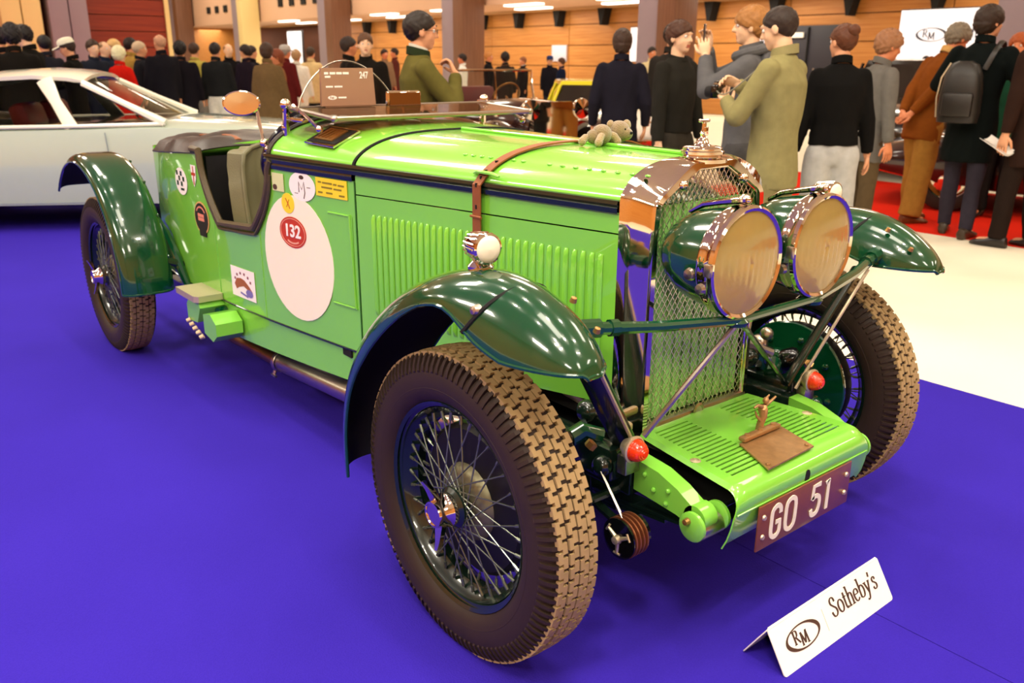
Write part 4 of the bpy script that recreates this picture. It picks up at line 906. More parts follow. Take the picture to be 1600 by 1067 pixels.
# ---- transfers stuck on the body side
def decal(name, pts, mat, off=.0022, h=.0012, fn=None):
    n = len(pts); cx = sum(p[0] for p in pts)/n; cz = sum(p[1] for p in pts)/n; b = MB()
    rs = [[(cx+(x-cx)*k, -(ys(cx+(x-cx)*k)+off+(h if kk else 0)), cz+(z-cz)*k) for x, z in pts] for kk, k in ((0, 1), (1, 1), (1, .66), (1, .33), (1, .02))]
    b.rings(rs, True, False); b.f.append(tuple(range(4*n, 5*n))); b.m.append(0); return b.build(name, mat, CAR, fix=True)
def sfn(off): return lambda x, z, h: (x, -(ys(x)+off+h), z)
def oval(cx, cz, rx, rz, rot=0, n=40): return [(cx+rx*math.cos(t)*math.cos(rot)-rz*math.sin(t)*math.sin(rot), cz+rx*math.cos(t)*math.sin(rot)+rz*math.sin(t)*math.cos(rot)) for t in (2*PI*k/n for k in range(n))]
def quad(x0, x1, z0, z1, k=4):
    P = [(x0, z0), (x1, z0), (x1, z1), (x0, z1)]; out = []
    for i in range(4):
        a, c = P[i], P[(i+1) % 4]; out += [(a[0]+(c[0]-a[0])*j/k, a[1]+(c[1]-a[1])*j/k) for j in range(k)]
    return out
def side_mw(x, z, off): 
    s_ = (ys(x+.02)-ys(x-.02))/.04; return basis((x, -(ys(x)+off), z), (1, -s_, 0), (0, 0, 1))
decal('roundel', oval(-1.333, .692, .215, .227), CREAM)
d1 = decal('race_number_disc', oval(-1.350, .786, .083, .056), RED, .0036); ftext('lettering', '132', .062, WHITE, CAR, side_mw(-1.350, .789, .0056), 1.12, .0016)
b = MB(); ribbon(b, oval(-1.350, .786, .075, .049)+[oval(-1.350, .786, .075, .049)[0]], sfn(.0048), .0022, None, .0006); ribbon(b, [(-1.350+.058*math.cos(t), .786+.039*math.sin(t)) for t in np.linspace(PI*1.3, PI*1.7, 10)], sfn(.0048), .006, None, .0006); b.build('disc_ring', M('pale_red_print', 'e8a58a', .5), CAR)
decal('white_oval_transfer', oval(-1.275, .955, .078, .050), WHITE)
b = MB(); f2 = sfn(.0035); disc2(b, -1.275, .987, .014, .007, f2, .0006)
for q in ([(-1.293, .935), (-1.293, .970), (-1.276, .945), (-1.262, .972), (-1.258, .935), (-1.266, .915)],): ribbon(b, q, f2, .0045, .002, .0006)
ribbon(b, [(-1.32, .93), (-1.30, .93)], f2, .002, None, .0006); ribbon(b, [(-1.245, .955), (-1.225, .955)], f2, .002, None, .0006); b.build('lettering', INK, CAR)
decal('yellow_disc_transfer', oval(-1.368, .888, .040, .036), YELLOW, .0036)
b = MB(); ribbon(b, [(-1.380, .905), (-1.366, .888), (-1.356, .870)], sfn(.005), .004, None, .0005); ribbon(b, [(-1.358, .902), (-1.366, .888), (-1.376, .874)], sfn(.005), .003, None, .0005); b.build('emblem', RED, CAR)
decal('yellow_label', quad(-1.192, -1.022, .935, .997), YELLOW)
b = MB()
for (x0, x1, z) in ((-1.178, -1.16, .982), (-1.154, -1.100, .981), (-1.094, -1.075, .980), (-1.069, -1.036, .979), (-1.160, -1.10, .966), (-1.093, -1.05, .965), (-1.18, -1.155, .948), (-1.135, -1.10, .949), (-1.065, -1.035, .946)): ribbon(b, [(x0, z), (x1, z)], sfn(.0035), .006, None, .0005)
b.build('lettering', M('olive_ink', '8a7a20', .6), CAR)
decal('small_square_transfer', quad(-1.462, -1.388, .925, .988), M('pale_green_print', 'dce0a4', .5)); b = MB(); disc2(b, -1.445, .938, .014, .010, sfn(.0035), .0005); b.build('emblem', INK, CAR)
decal('flag_shield', [(-2.155, .955), (-2.10, .955), (-2.105, .90), (-2.128, .865), (-2.15, .90)], WHITE); b = MB(); ribbon(b, [(-2.15, .918), (-2.107, .918)], sfn(.0035), .012, None, .0005); ribbon(b, [(-2.128, .95), (-2.128, .875)], sfn(.0035), .010, None, .0005); b.build('cross', RED, CAR)
decal('oval_badge', oval(-2.29, .872, .075, .058), WHITE); b = MB()
for i in range(4):
    for j in range(3):
        if (i+j) % 2 == 0: b.prism(quad(-2.345+.026*i, -2.322+.026*i, .852+.022*j, .872+.022*j, 1), sfn(.0035), .0006)
ribbon(b, [(-2.30, .838), (-2.255, .84)], sfn(.0035), .010, None, .0005); b.build('emblem', BLACK, CAR)
decal('round_badge_border', oval(-2.088, .742, .076, .068), M('pale_gold_print', 'e0b067', .45)); decal('round_badge', oval(-2.088, .742, .068, .061), M('badge_black', '1c100c', .4), .0036)
decal('tab_badge', quad(-2.120, -2.050, .665, .690), M('badge_black', '1c100c', .4), .0036)
b = MB()
for k, (z, hw, mm) in enumerate(((.752, .040, 0), (.736, .040, 0))): ribbon(b, [(-2.12, z), (-2.056, z)], sfn(.005), .014, None, .0006)
ribbon(b, [(-2.088+.052*math.cos(t), .742+.045*math.sin(t)) for t in np.linspace(.6, PI-.6, 12)], sfn(.005), .007, None, .0006); b.build('badge_bars', M('badge_salmon', 'e88a70', .5), CAR)
decal('square_transfer', quad(-1.846, -1.654, .464, .586), WHITE)
b = MB()
for k in range(6): a = PI-.35-k*(PI-.7)/5; ribbon(b, [(-1.75+.066*math.cos(a)-.006, .525+.042*math.sin(a)), (-1.75+.066*math.cos(a)+.006, .523+.042*math.sin(a))], sfn(.0035), .010, None, .0005)
b.build('lettering', M('rose_ink', '8a4a50', .6), CAR)
b = MB(); b.prism([(-1.82, .515), (-1.80, .540), (-1.765, .545), (-1.735, .540), (-1.70, .52), (-1.675, .50), (-1.685, .488), (-1.715, .505), (-1.745, .515), (-1.785, .505), (-1.805, .495)], sfn(.0035), .0006); b.build('map_print', M('brown_print', 'a05a34', .6), CAR, fix=True)
b = MB(); b.prism(oval(-1.70, .492, .028, .016, n=12), sfn(.0045), .0006); ribbon(b, [(-1.775, .485), (-1.715, .475)], sfn(.0035), .008, None, .0005); b.build('blue_print', M('violet_print', '7a70b0', .6), CAR, fix=True)
# ------------------------------------------------------------------ people
def cap_(mb, a, b, ra, rb, n=12, sq=(1, 1)):
    """tapered rounded limb from a to b"""
    a = np.array(a, float); b = np.array(b, float); d = b-a; L = np.linalg.norm(d)
    if L < 1e-6: return mb.ball(a, ra, n, 8)
    d /= L; pts = []; rr = []
    for t in (-1, -.8, -.45): pts.append(a+d*ra*t); rr.append(ra*math.sqrt(max(1-t*t, .02)))
    pts += [a, (a+b)/2, b]; rr += [ra, (ra+rb)/2, rb]
    for t in (.45, .8, 1): pts.append(b+d*rb*t); rr.append(rb*math.sqrt(max(1-t*t, .02)))
    return mb.tube(pts, rr, n, flat=sq)
def loft(mb, st, n=18, T=lambda q: q):
    """st: (x, y, z, half depth, half width) ellipse stations upward"""
    return mb.rings([[T(V3(x+a*math.cos(t), y+b*math.sin(t), z)) for t in (2*PI*k/n for k in range(n))] for x, y, z, a, b in st])
PENDING = []
def solid(mb, name, mats, parent, voxel, smooth=3, post=None):
    me = bpy.data.meshes.new(name); me.from_pydata(mb.v, [], mb.f); me.update()
    bm = bmesh.new(); bm.from_mesh(me); bmesh.ops.recalc_face_normals(bm, faces=bm.faces); bm.to_mesh(me); bm.free()
    o = link(name, me, parent, off=(0, 0, 0))
    r = o.modifiers.new('r', 'REMESH'); r.mode = 'VOXEL'; r.voxel_size = voxel; r.use_smooth_shade = True
    s = o.modifiers.new('s', 'SMOOTH'); s.iterations = smooth; s.factor = .5
    PENDING.append((o, mats if isinstance(mats, (list, tuple)) else [mats], post)); return o
def finish():
    dg = bpy.context.evaluated_depsgraph_get()
    done = [(o, mats, post, bpy.data.meshes.new_from_object(o.evaluated_get(dg))) for o, mats, post in PENDING]
    for o, mats, post, me in done:
        old = o.data; o.modifiers.clear(); me.name = o.name.split('.')[0]; me.materials.clear()
        for m in mats: me.materials.append(m)
        n = len(me.vertices); co = np.empty(n*3, np.float32); me.vertices.foreach_get('co', co); co = co.reshape(-1, 3)
        me.polygons.foreach_set('use_smooth', [True]*len(me.polygons))
        if post: post(me, co)
        me.update(); o.data = me; bpy.data.meshes.remove(old)
    for o in TXT:
        me = bpy.data.meshes.new_from_object(o.evaluated_get(dg)); me.name = 'lettering'; n = bpy.data.objects.new('lettering', me); COL.objects.link(n); n.parent = o.parent; n.matrix_local = o.matrix_local.copy(); bpy.data.objects.remove(o)
    TXT.clear(); PENDING.clear()
def wrinkle(amp, seed=0):
    def f(me, co):
        n = len(co); nr = np.empty(n*3, np.float32); me.vertices.foreach_get('normal', nr); nr = nr.reshape(-1, 3); x, y, z = co.T; s = seed*1.7
        w_ = np.sin(17*z+9*np.sin(7*y+s)+8*x+s)*.55+np.sin(31*z-11*y+6*np.sin(11*x+s))*.3+np.sin(9*y+13*z+2*s)*.4
        me.vertices.foreach_set('co', (co+nr*(w_*amp)[:, None]).astype(np.float32).ravel())
    return f
def skin(c): return M('skin_'+c, c, .5, var=.07, vscale=25, spec=.35)
SK = skin('e0a078'); SKL = skin('f0c09a'); SKR = skin('d8885e')
EYEW = M('eye_white', 'f0e6dc', .3, var=0); IRIS = M('iris_brown', '2a1810', .2, var=0); LIPM = M('lip', 'b4624e', .45, var=.05)
def cloth(c, bump=.35, rough=.85): return M('cloth_'+c, c, rough, var=.2, vscale=22, bump=bump, bscale=260, spec=.08)
def hairm(c): return M('hair_'+c, c, .55, var=.35, vscale=60, bump=.6, bscale=90, spec=.4)
def ik(S_, W, l1, l2, hint):
    S_ = np.array(S_, float); W = np.array(W, float); d = W-S_; L = np.linalg.norm(d); mx = (l1+l2)*.999
    if L > mx: W = S_+d/L*mx; d = W-S_; L = mx
    u_ = d/L; a = (l1*l1-l2*l2+L*L)/(2*L); h = math.sqrt(max(0, l1*l1-a*a)); hp = np.array(hint, float); hp = unit(hp-u_*(hp@u_)); return S_+u_*a+hp*h, W
def rotz(a): c, s = math.cos(a), math.sin(a); return np.array([[c, -s, 0], [s, c, 0], [0, 0, 1]])
def roty(a): c, s = math.cos(a), math.sin(a); return np.array([[c, 0, s], [0, 1, 0], [-s, 0, c]])
ARM = {  # wrist and elbow hint in the upper-body frame for a 1.75 m figure: (right wrist), hint, (left wrist), hint
 'down': ((.06, -.26, .86), (-1, -.25, 0), (.06, .26, .86), (-1, .25, 0)),
 'pocket': ((.08, -.245, .90), (-1, -.25, 0), (.08, .245, .90), (-1, .25, 0)),
 'front': ((.34, -.10, 1.10), (-.3, -1, -.5), (.34, .10, 1.10), (-.3, 1, -.5)),
 'behind': ((-.21, -.05, .90), (-.5, -1, .1), (-.21, .05, .90), (-.5, 1, .1)),
 'camera': ((.30, -.055, 1.33), (-.1, -.8, -1), (.29, .085, 1.235), (-.1, .7, -1)),
 'phone': ((.27, -.06, 1.51), (.2, -.7, -1), (.27, .06, 1.46), (.3, .5, -1)),
 'chin': ((.20, -.12, 1.38), (.4, -.5, -1), (.20, .12, 1.14), (0, 1, -.4)),
 'hold': ((.22, -.25, 1.0), (-.8, -.6, 0), (.30, .18, 1.08), (-.4, 1, -.2)),
}
def hand(mb, wrist, d, palm, side, curl, s, fingers=True):
    """palm and five fingers; d points along the hand, palm is the palm-side normal"""
    d = unit(d); palm = unit(np.array(palm)-d*(np.array(palm)@d)); ac = np.cross(palm, d)*side; L = .085*s
    rs = []
    for t, w_, h in ((-.15, .027, .022), (.2, .034, .017), (.6, .041, .015), (1.0, .040, .012)):
        c = wrist+d*L*t; rs.append([c+ac*w_*s*math.cos(k)+palm*h*s*math.sin(k) for k in (2*PI*j/10 for j in range(10))])
    mb.rings(rs)
    if not fingers: return wrist+d*L
    for i, (o, ln) in enumerate(((.031, .070), (.0105, .078), (-.0105, .073), (-.030, .058))):
        b0 = wrist+d*L*.93+ac*o*s; p = [b0-d*.02*s, b0]; a = 0
        for k, f in enumerate((.42, .32, .26)):
            a += curl*(.7, .95, .6)[k]; p.append(p[-1]+(d*math.cos(a)+palm*math.sin(a))*ln*f*s)
        mb.tube(p, [.009*s, .0092*s, .0086*s, .0078*s, .0060*s], 8)
    b0 = wrist+d*L*.22+ac*.026*s; t1 = unit(d*.75+ac*.75+palm*.35); t2 = unit(d*.9+ac*.15+palm*(.3+.4*curl))
    mb.tube([b0, b0+t1*.034*s, b0+t1*.034*s+t2*.03*s, b0+t1*.034*s+t2*.055*s], [.0125*s, .011*s, .010*s, .007*s], 8)
    return wrist+d*L
def person(label, x, y, face, H=1.75, top='202024', low='2a2a34', shoe='1c1512', sk=SK, hair='2a1a12', hs='short', arms='down', coat=.70, lean=0, turn=0, nod=0, near=0, collar=None, wide=0, female=0, beard=None, legs='tubes', step=0, group=None, fing=None, armsxyz=None, hat=None, shirt=None):
    s = H/1.75; P = thing('person', label, 'person', (x, y, 0), face, group); ORG[P.name] = V3(0, 0, 0)
    vox = (.0075, .012, .024)[0 if near == 2 else 1 if near == 1 else 2]; cv = (.011, .015, .028)[0 if near == 2 else 1 if near == 1 else 2]
    Rl = roty(lean); piv = V3(0, 0, .95)
    U = lambda q: (piv+Rl @ (np.array(q, float)-piv))*s          # upper body, bent at the hips
    K = lambda q: np.array(q, float)*s
    k = 1+wide
    rw, rh, lw, lh = armsxyz or ARM[arms]
    SHW = (.185 if not female else .165)*k
    A = []
    for side, w_, h_ in ((-1, rw, rh), (1, lw, lh)):
        sh = V3(-.01, side*SHW, 1.408); el, wr = ik(sh, w_, .295, .255, h_); A.append((side, sh, el, wr))
    # --- body: one continuous figure
    b = MB()
    loft(b, [(0, 0, .86, .09, .135), (0, 0, .95, .10, .15), (0, 0, 1.08, .088, .128), (.0, 0, 1.22, .102, .145), (-.005, 0, 1.36, .10, .165), (-.012, 0, 1.44, .075, .14), (-.012, 0, 1.49, .055, .065)], 16, U)
    Rh = Rl @ rotz(turn) @ roty(nod); hc0 = V3(-.012, 0, 1.50); nk = U(hc0); hd = lambda q: nk+(Rh @ np.array(q, float))*s
    cap_(b, U((-.015, 0, 1.44)), hd((.0, 0, .06)), .056*s, .052*s)
    HC = V3(.015, 0, .135)                                         # head centre above the neck root
    E = lambda c, r, n=14, m=10: b.ball(hd(HC+np.array(c)), np.array(r)*s, n, m, 0, Rh)
    E((-.012, 0, .030), (.098, .076, .088)); E((.018, 0, -.025), (.072, .060, .085)); E((.050, 0, -.078), (.034, .034, .028)); E((.040, .032, -.025), (.035, .028, .04)); E((.040, -.032, -.025), (.035, .028, .04))
    cap_(b, hd(HC+V3(.085, -.028, .034)), hd(HC+V3(.085, .028, .034)), .012*s, .012*s)
    cap_(b, hd(HC+V3(.086, 0, .022)), hd(HC+V3(.107, 0, -.020)), .0085*s, .0125*s); E((.094, .012, -.022), (.010, .008, .008)); E((.094, -.012, -.022), (.010, .008, .008))
    cap_(b, hd(HC+V3(.080, -.018, -.052)), hd(HC+V3(.080, .018, -.052)), .0085*s, .0085*s); cap_(b, hd(HC+V3(.078, -.014, -.062)), hd(HC+V3(.078, .014, -.062)), .009*s, .009*s)
    for q in (-1, 1): E((-.010, q*.077, -.005), (.020, .009, .032))
    for side, sh, el, wr in A:
        cap_(b, U(sh+V3(0, -side*.03, -.012)), U(el), .040*s, .038*s); cap_(b, U(el), U(wr), .040*s, .027*s)
    hx = .045+.0*step
    for q in (-1, 1):
        fx = q*step; cap_(b, K((0, q*.085, .90)), K((fx*.5+.01, q*.095, .50)), .085*s, .055*s); cap_(b, K((fx*.5+.01, q*.095, .50)), K((fx-.015, q*.10, .08)), .054*s, .036*s); cap_(b, K((fx-.02, q*.10, .05)), K((fx+.12, q*.115, .035)), .036*s, .026*s)
    fi = MB(); dofing = near > 0 if fing is None else fing
    for side, sh, el, wr in A:
        fd = unit(U(wr)-U(el))
        if arms == 'down' or arms == 'pocket': pd = V3(0, -side, 0); cu = .35
        elif arms == 'behind': pd = V3(-1, 0, .2); fd = unit(fd*.6+V3(0, -side*.5, -.2)); cu = .55
        elif arms == 'phone': pd = V3(.2, -side, .1); fd = unit(fd*.3+V3(.2, -side*.1, 1)); cu = .6
        elif arms == 'camera': pd = V3(.1, -side, -.2) if side < 0 else V3(.0, -.3, 1); fd = unit(fd+(V3(.1, .35, -.25) if side < 0 else V3(.3, -.5, .1))); cu = .6
        elif arms == 'chin' and side < 0: pd = V3(-1, .3, 0); fd = unit(V3(-.35, .45, 1)); cu = .9
        else: pd = V3(0, -side, .3); cu = .55
        hand(fi if near else b, U(wr), fd, pd, -side, cu, s, dofing)
    hcw = hd(HC)
    def post(me, co, fi=fi, hcw=hcw, Rh=Rh, s=s):
        loc = (co-hcw) @ Rh/s
        lips = (abs(loc[:, 1]) < .024) & (loc[:, 2] < -.044) & (loc[:, 2] > -.071) & (loc[:, 0] > .076)
        pi = np.array([sum(lips[i] for i in p.vertices) >= 3 for p in me.polygons], np.int32) if near else np.zeros(len(me.polygons), np.int32)
        me.polygons.foreach_set('material_index', pi)
        bm = bmesh.new(); bm.from_mesh(me)
        ex = MB()
        for q in (-1, 1):
            c = hcw+(Rh @ V3(.0745, q*.029, .012))*s
            ex.ball(c, .0125*s, 10, 6, 1); ex.ball(c+(Rh @ V3(.0085, 0, -.001))*s, np.array([.0052, .0058, .0058])*s, 8, 6, 2, Rh)
        for src, mi0 in ((fi, None), (ex, 1)):
            vs = [bm.verts.new(v) for v in src.v]
            for f, m in zip(src.f, src.m):
                try: ff = bm.faces.new([vs[i] for i in f])
                except ValueError: continue
                ff.smooth = True; ff.material_index = 0 if mi0 is None else (2 if m == 1 else 3)
        bmesh.ops.recalc_face_normals(bm, faces=bm.faces); bm.to_mesh(me); bm.free()
    solid(b, 'body', [sk, LIPM, EYEW, IRIS], P, vox, 2, post)
    # --- hair
    if hs != 'bald' or True:
        hb = MB(); n, m = 56, 36; g = []
        prm = {'short': (1.07, .060, -.075, -.012, .012), 'crop': (1.035, .062, -.065, -.012, .004), 'mop': (1.15, .030, -.080, -.020, .03), 'long': (1.13, .05, -.19, -.11, .01), 'bun': (1.06, .06, -.075, -.005, .006), 'curl': (1.20, .050, -.095, -.03, .06), 'bald': (1.015, .16, -.055, -.025, 0), 'swept': (1.13, .055, -.095, -.02, .03), 'bob': (1.16, .045, -.115, -.09, .012)}[hs]
        sc_, zf, zb_, zs, rough_ = prm
        for i in range(m+1):
            th = -PI/2+PI*i/m; row = []
            for j in range(n):
                ph = 2*PI*j/n; d = V3(math.cos(th)*math.cos(ph), math.cos(th)*math.sin(ph), math.sin(th)); c = math.cos(ph)
                lim_ = zf*max(0, c)**.8+zs*(1-abs(c))+zb_*max(0, -c)**.8 if c > -2 else 0
                p = V3(-.014, 0, .030)+d*V3(.100, .079, .092)*sc_
                if rough_ or 1: p += d*((.0025+rough_*.12)*math.sin(ph*9+3*math.sin(th*5))*math.sin(th*7+ph*3)+(.0015+rough_*.05)*math.sin(ph*23+th*11)*math.sin(th*19-ph*5))
                if hs in ('long', 'bob') and p[2] < 0: p[0] = p[0]*1.0-.012; p[2] *= (1.0+.9*max(0, -c)) if hs == 'long' else 1.25
                if hs == 'bald' and p[2] > .075 : p = V3(-.014, 0, .030)+d*V3(.100, .079, .092)*.90
                if p[2] < lim_: 
                    f = min(1, (lim_-p[2])/.022); p = p*(1-f)+(V3(-.014, 0, .02)+d*V3(.085, .062, .07)*min(1, .95))*f
                row.append(hd(HC+p))
            g.append(row)
        hb.rings(g, True, True)
        if hs == 'bun': hb.ball(hd(HC+V3(-.105, 0, .075)), .042*s, 14, 10)
        if near:
            for q in (-1, 1): hb.tube([hd(HC+V3(.094-.004*abs(t), q*(.030+.016*t), .040+.004*(1-t*t))) for t in (-1, -.3, .4, 1)], [.003*s, .0045*s, .004*s, .002*s], 6)
        hb.build('hair', hairm(hair), P, off=(0, 0, 0), ang=80)
    if beard:
        bb = MB(); g = []
        for i in range(9):
            row = []
            for j in range(17):
                a = -1.45+2.9*j/16; z = -.030-.075*i/8; r = (.079, .066) if z > -.07 else (.074-.35*(-.07-z), .062-.4*(-.07-z)); row.append(hd(HC+V3(.012+(r[0]-.004)*math.cos(a)*1.05+.006*(abs(a) < .5), r[1]*math.sin(a)*1.03, z)))
            g.append(row)
        bb.sheet(g, th=-.002, keep=lambda i, j: not (i < 4 and 4 < j < 11)).build('beard', hairm(beard), P, off=(0, 0, 0), ang=80)
    if hat:
        hb = MB(); hb.rings([[hd(HC+V3(-.012, 0, .02)+V3(.108*r*math.cos(t), .086*r*math.sin(t), z)) for t in (2*PI*k/24 for k in range(24))] for r, z in ((1.0, .03), (1.02, .055), (.95, .085), (.75, .105), (.4, .115), (.05, .117))])
        hb.sheet([[hd(HC+V3(.06+.11*u_+.0, .075*v*(1-.35*u_), .052-.012*u_-.02*v*v)) for v in np.linspace(-1, 1, 9)] for u_ in np.linspace(0, 1, 5)], th=.004).build('cap', cloth(hat), P, off=(0, 0, 0))
    # --- clothes
    j = MB(); t_ = .028 if coat < .9 else .022
    zh = coat; st = []
    if zh < .80: st += [(0, 0, zh, .135*k+.02*(zh < .6), .185*k+.02*(zh < .6)), (0, 0, (zh+.9)/2, .135*k, .185*k)]
    st += [(0, 0, max(.93, zh), .125*k, .172*k), (.0, 0, 1.08, .118*k, .160*k*(1-.06*female)), (.0, 0, 1.22, .130*k, .178*k), (-.005, 0, 1.34, .128*k, .196*k), (-.012, 0, 1.42, .10, .178*k), (-.014, 0, 1.468, .078, .11), (-.012, 0, 1.495, .068, .074)]
    st2 = []; 
    for q in st: st2.append(q)
    loft(j, st2, 24, lambda q: U(q) if q[2] > .9 else (U(V3(q[0], q[1], .9))+K(V3(0, 0, q[2]-.9))))
    for side, sh, el, wr in A:
        cap_(j, U(sh+V3(0, -side*.016, 0)), U(el), .068*s*(.9 if female else 1), .059*s, 14); wd = unit(U(wr)-U(el)); j.tube([U(el), (U(el)+U(wr))/2, U(wr)-wd*.012*s], [.059*s, .051*s, .043*s], 14)
    solid(j, 'jacket' if coat < .9 else 'sweater', cloth(top), P, cv, 3, wrinkle(.0042*s if near else .002, len(label)))
    cm = cloth(collar) if collar else cloth(top)
    cb = MB(); cb.rings([[U(V3(-.012+r*1.08*math.cos(t), r*math.sin(t), z-.018*math.cos(t))) for t in (2*PI*q/22 for q in range(22))] for r, z in ((.074, 1.485), (.070, 1.535 if coat < .9 else 1.515), (.064, 1.535 if coat < .9 else 1.515), (.062, 1.48))], True, False); cb.build('collar', cm, P, off=(0, 0, 0), fix=True)
    tr = MB(); lw_ = {'tubes': (.098, .072, .066), 'wide': (.112, .100, .098), 'slim': (.092, .064, .054)}[legs]
    loft(tr, [(0, 0, .80, .105, .155), (0, 0, .90, .115*k, .166*k), (0, 0, 1.0, .108*k, .150*k)], 20, K)
    for q in (-1, 1):
        fx = q*step; cap_(tr, K((0, q*.082, .86)), K((fx*.5+.012, q*.095, .50)), lw_[0]*s, lw_[1]*s, 16); tr.tube([K((fx*.5+.012, q*.095, .52)), K((fx*.7, q*.098, .28)), K((fx-.01, q*.10, .07))], [lw_[1]*s, (lw_[1]+lw_[2])/2*s, lw_[2]*s], 16)
    solid(tr, 'trousers', cloth(low), P, cv, 3, wrinkle(.004*s if near else .002, 3+len(label)))
    for q in (-1, 1):
        fx = q*step; sb = MB(); ang_ = q*.18; Rz = rotz(ang_); o_ = V3(fx-.02, q*.10, 0)
        sb.rings([[K(o_+Rz @ V3(xx, ww*math.cos(t), max(.004, hh*.5+hh*.5*math.sin(t)) if math.sin(t) > -.6 else .004)) for t in (2*PI*i/14 for i in range(14))] for xx, ww, hh in ((-.075, .018, .05), (-.065, .034, .085), (-.02, .040, .105), (.03, .042, .09), (.08, .047, .062), (.13, .048, .050), (.175, .038, .04), (.20, .014, .025))])
        sb.build('shoe', M('shoe_'+shoe, shoe, .4, coat=.2, var=.1), P, off=(0, 0, 0), fix=True)
    if shirt:
        b2 = MB(); b2.rings([[U(V3(-.010+r*1.05*math.cos(t), r*math.sin(t), z-.02*math.cos(t))) for t in (2*PI*q/20 for q in range(20))] for r, z in ((.062, 1.49), (.059, 1.55), (.056, 1.55), (.056, 1.49))], True, False); b2.build('shirt_collar', cloth(shirt), P, off=(0, 0, 0), fix=True)
    P['_'] = 0; del P['_']
    return dict(P=P, U=U, hd=lambda q: hd(HC+np.array(q, float)), A=A, s=s, Rh=Rh, Rl=Rl, W=lambda q: V3(x, y, 0)+rotz(face) @ np.array(q, float), face=face)
# placed where they stand in the hall (metres, heading in radians)
P_OLIVE = person('man in olive green jacket with glasses behind the car, hand at his chin', -3.12, 1.25, 1.20, H=1.64, top='5c5528', collar='2a3420', low='2b2a30', hair='241a12', hs='short', arms='chin', near=2, sk=SK, shirt='d8d4c4', nod=.05, wide=.06)
P_BACK = person('person with brown hair in a long dark navy coat, back turned beside the bonnet', -3.89, 3.80, 2.37, H=1.62, top='1e1c26', low='1b1b22', hair='3a261a', hs='bob', arms='pocket', coat=.42, near=1)
P_SWEATER = person('young man in plain black sweater looking sideways over the bonnet', -2.82, 3.28, 0.04, H=1.64, top='26241f', low='3a352e', hair='4a2b1a', hs='swept', arms='down', coat=.92, near=2, sk=SKL, legs='wide')
P_HOODIE = person('blond boy in grey hooded sweatshirt taking a phone picture', -1.99, 2.97, -2.58, H=1.69, top='5f5e60', low='4c4a4a', hair='a5703a', hs='mop', arms='phone', coat=.78, near=2, sk=SKL, legs='wide', female=1)
P_TAN = person('man in light olive jacket looking down at the camera he holds', -1.39, 2.45, -2.96, H=1.655, top='8d8558', low='857c52', hair='2e2018', hs='crop', arms='camera', coat=.74, near=2, sk=SKL, nod=.25, wide=.08, legs='wide', collar='958c60')
P_JEANS = person('person with a hair bun in black sweater and pale grey jeans', -1.67, 3.53, 2.32, H=1.60, top='121110', low='b9b8b4', hair='5a3018', hs='bun', arms='down', coat=.88, near=2, turn=.5, lean=.06, legs='wide', female=1, wide=.03)
P_OLD = person('older grey-brown haired person bending past the black sweater', -2.08, 4.69, 1.03, H=1.60, top='6a6660', low='5a4a34', hair='9a6a48', hs='curl', arms='down', near=1, sk=SKR, lean=.12, nod=.1)
P_BROWN = person('stooping man in rust brown coat with hands clasped behind his back', -2.26, 5.97, 1.18, H=1.72, top='7a4012', low='96682c', shoe='6a3a1c', hair='7d705e', hs='curl', arms='behind', coat=.72, near=2, sk=SKR, lean=.30, nod=.15, collar='c79a5c', legs='wide', wide=.06, step=.10)
P_DARK = person('tall person in long black coat carrying a backpack on one shoulder', -1.69, 5.59, 1.77, H=1.79, top='0f1413', low='35303a', shoe='3a2c1e', hair='2e1e14', hs='bob', arms='hold', coat=.60, near=2, turn=-.6, legs='slim', step=.09, wide=.05)
P_EDGE = person('man in brown-black suit at the right edge of the picture holding papers', -1.18, 5.46, 2.97, H=1.76, top='2c1c16', low='241a16', hair='5a2a12', hs='short', arms='down', coat=.62, near=1, lean=.12, step=.08)
P_FACE = person('red haired person with tan face behind the black coat', -1.90, 6.75, -1.37, H=1.62, top='1c4a34', low='222222', hair='a04a18', hs='long', arms='down', near=1, sk=SKR)
P_BLK = person('man in black jacket facing the camera behind the lot board', -6.47, 2.80, -0.73, H=1.62, top='17130f', low='22201f', hair='5a3a22', hs='short', near=1, sk=SKL, turn=.25)
P_BLK2 = person('dark haired man in black jacket turned beside the brown column', -7.88, 3.40, 1.42, H=1.62, top='1a1612', low='22201f', hair='2a1c14', hs='short', sk=SKR)
P_CREAM = person('man in cream jacket in front of the far brown column', -9.93, 10.88, -0.31, H=1.63, top='d9c79a', low='3a3430', hair='2a1c16', hs='short', sk=SKR)
P_DKHAIR = person('person with dark hair standing behind the young man in black sweater', -4.11, 4.70, 1.76, H=1.70, top='2a2622', low='222222', hair='1c120c', hs='short')
C1 = person('person in black padded jacket at the left edge of the crowd', -9.25, 0.05, -2.61, H=1.67, top='121012', hair='0f0c0c', group='visitors in the hall')
C2 = person('person with bushy black hair in black coat, back to the camera', -8.69, 0.07, 3.14, H=1.68, top='15120f', hair='141012', hs='curl', group='visitors in the hall')
C3 = person('dark haired man looking down before the cream pilaster', -10.00, 0.46, -2.29, H=1.72, top='15130f', hair='17110e', hs='mop', sk=SKL, nod=.3, group='visitors in the hall')
C4 = person('person in charcoal coat with black hair in front of the grey pilaster', -11.16, 0.87, -3.00, H=1.64, top='22222a', hair='141010', group='visitors in the hall')
C5 = person('person in white peaked cap and black jacket', -10.39, 0.99, -2.15, H=1.60, top='14120f', hair='2a1a12', hat='f4ead0', nod=.3, arms='front', group='visitors in the hall')
C6 = person('short haired man in navy jacket facing the car', -11.22, 1.46, 0.27, H=1.60, top='20242f', hair='3a2616', sk=SKL, group='visitors in the hall')
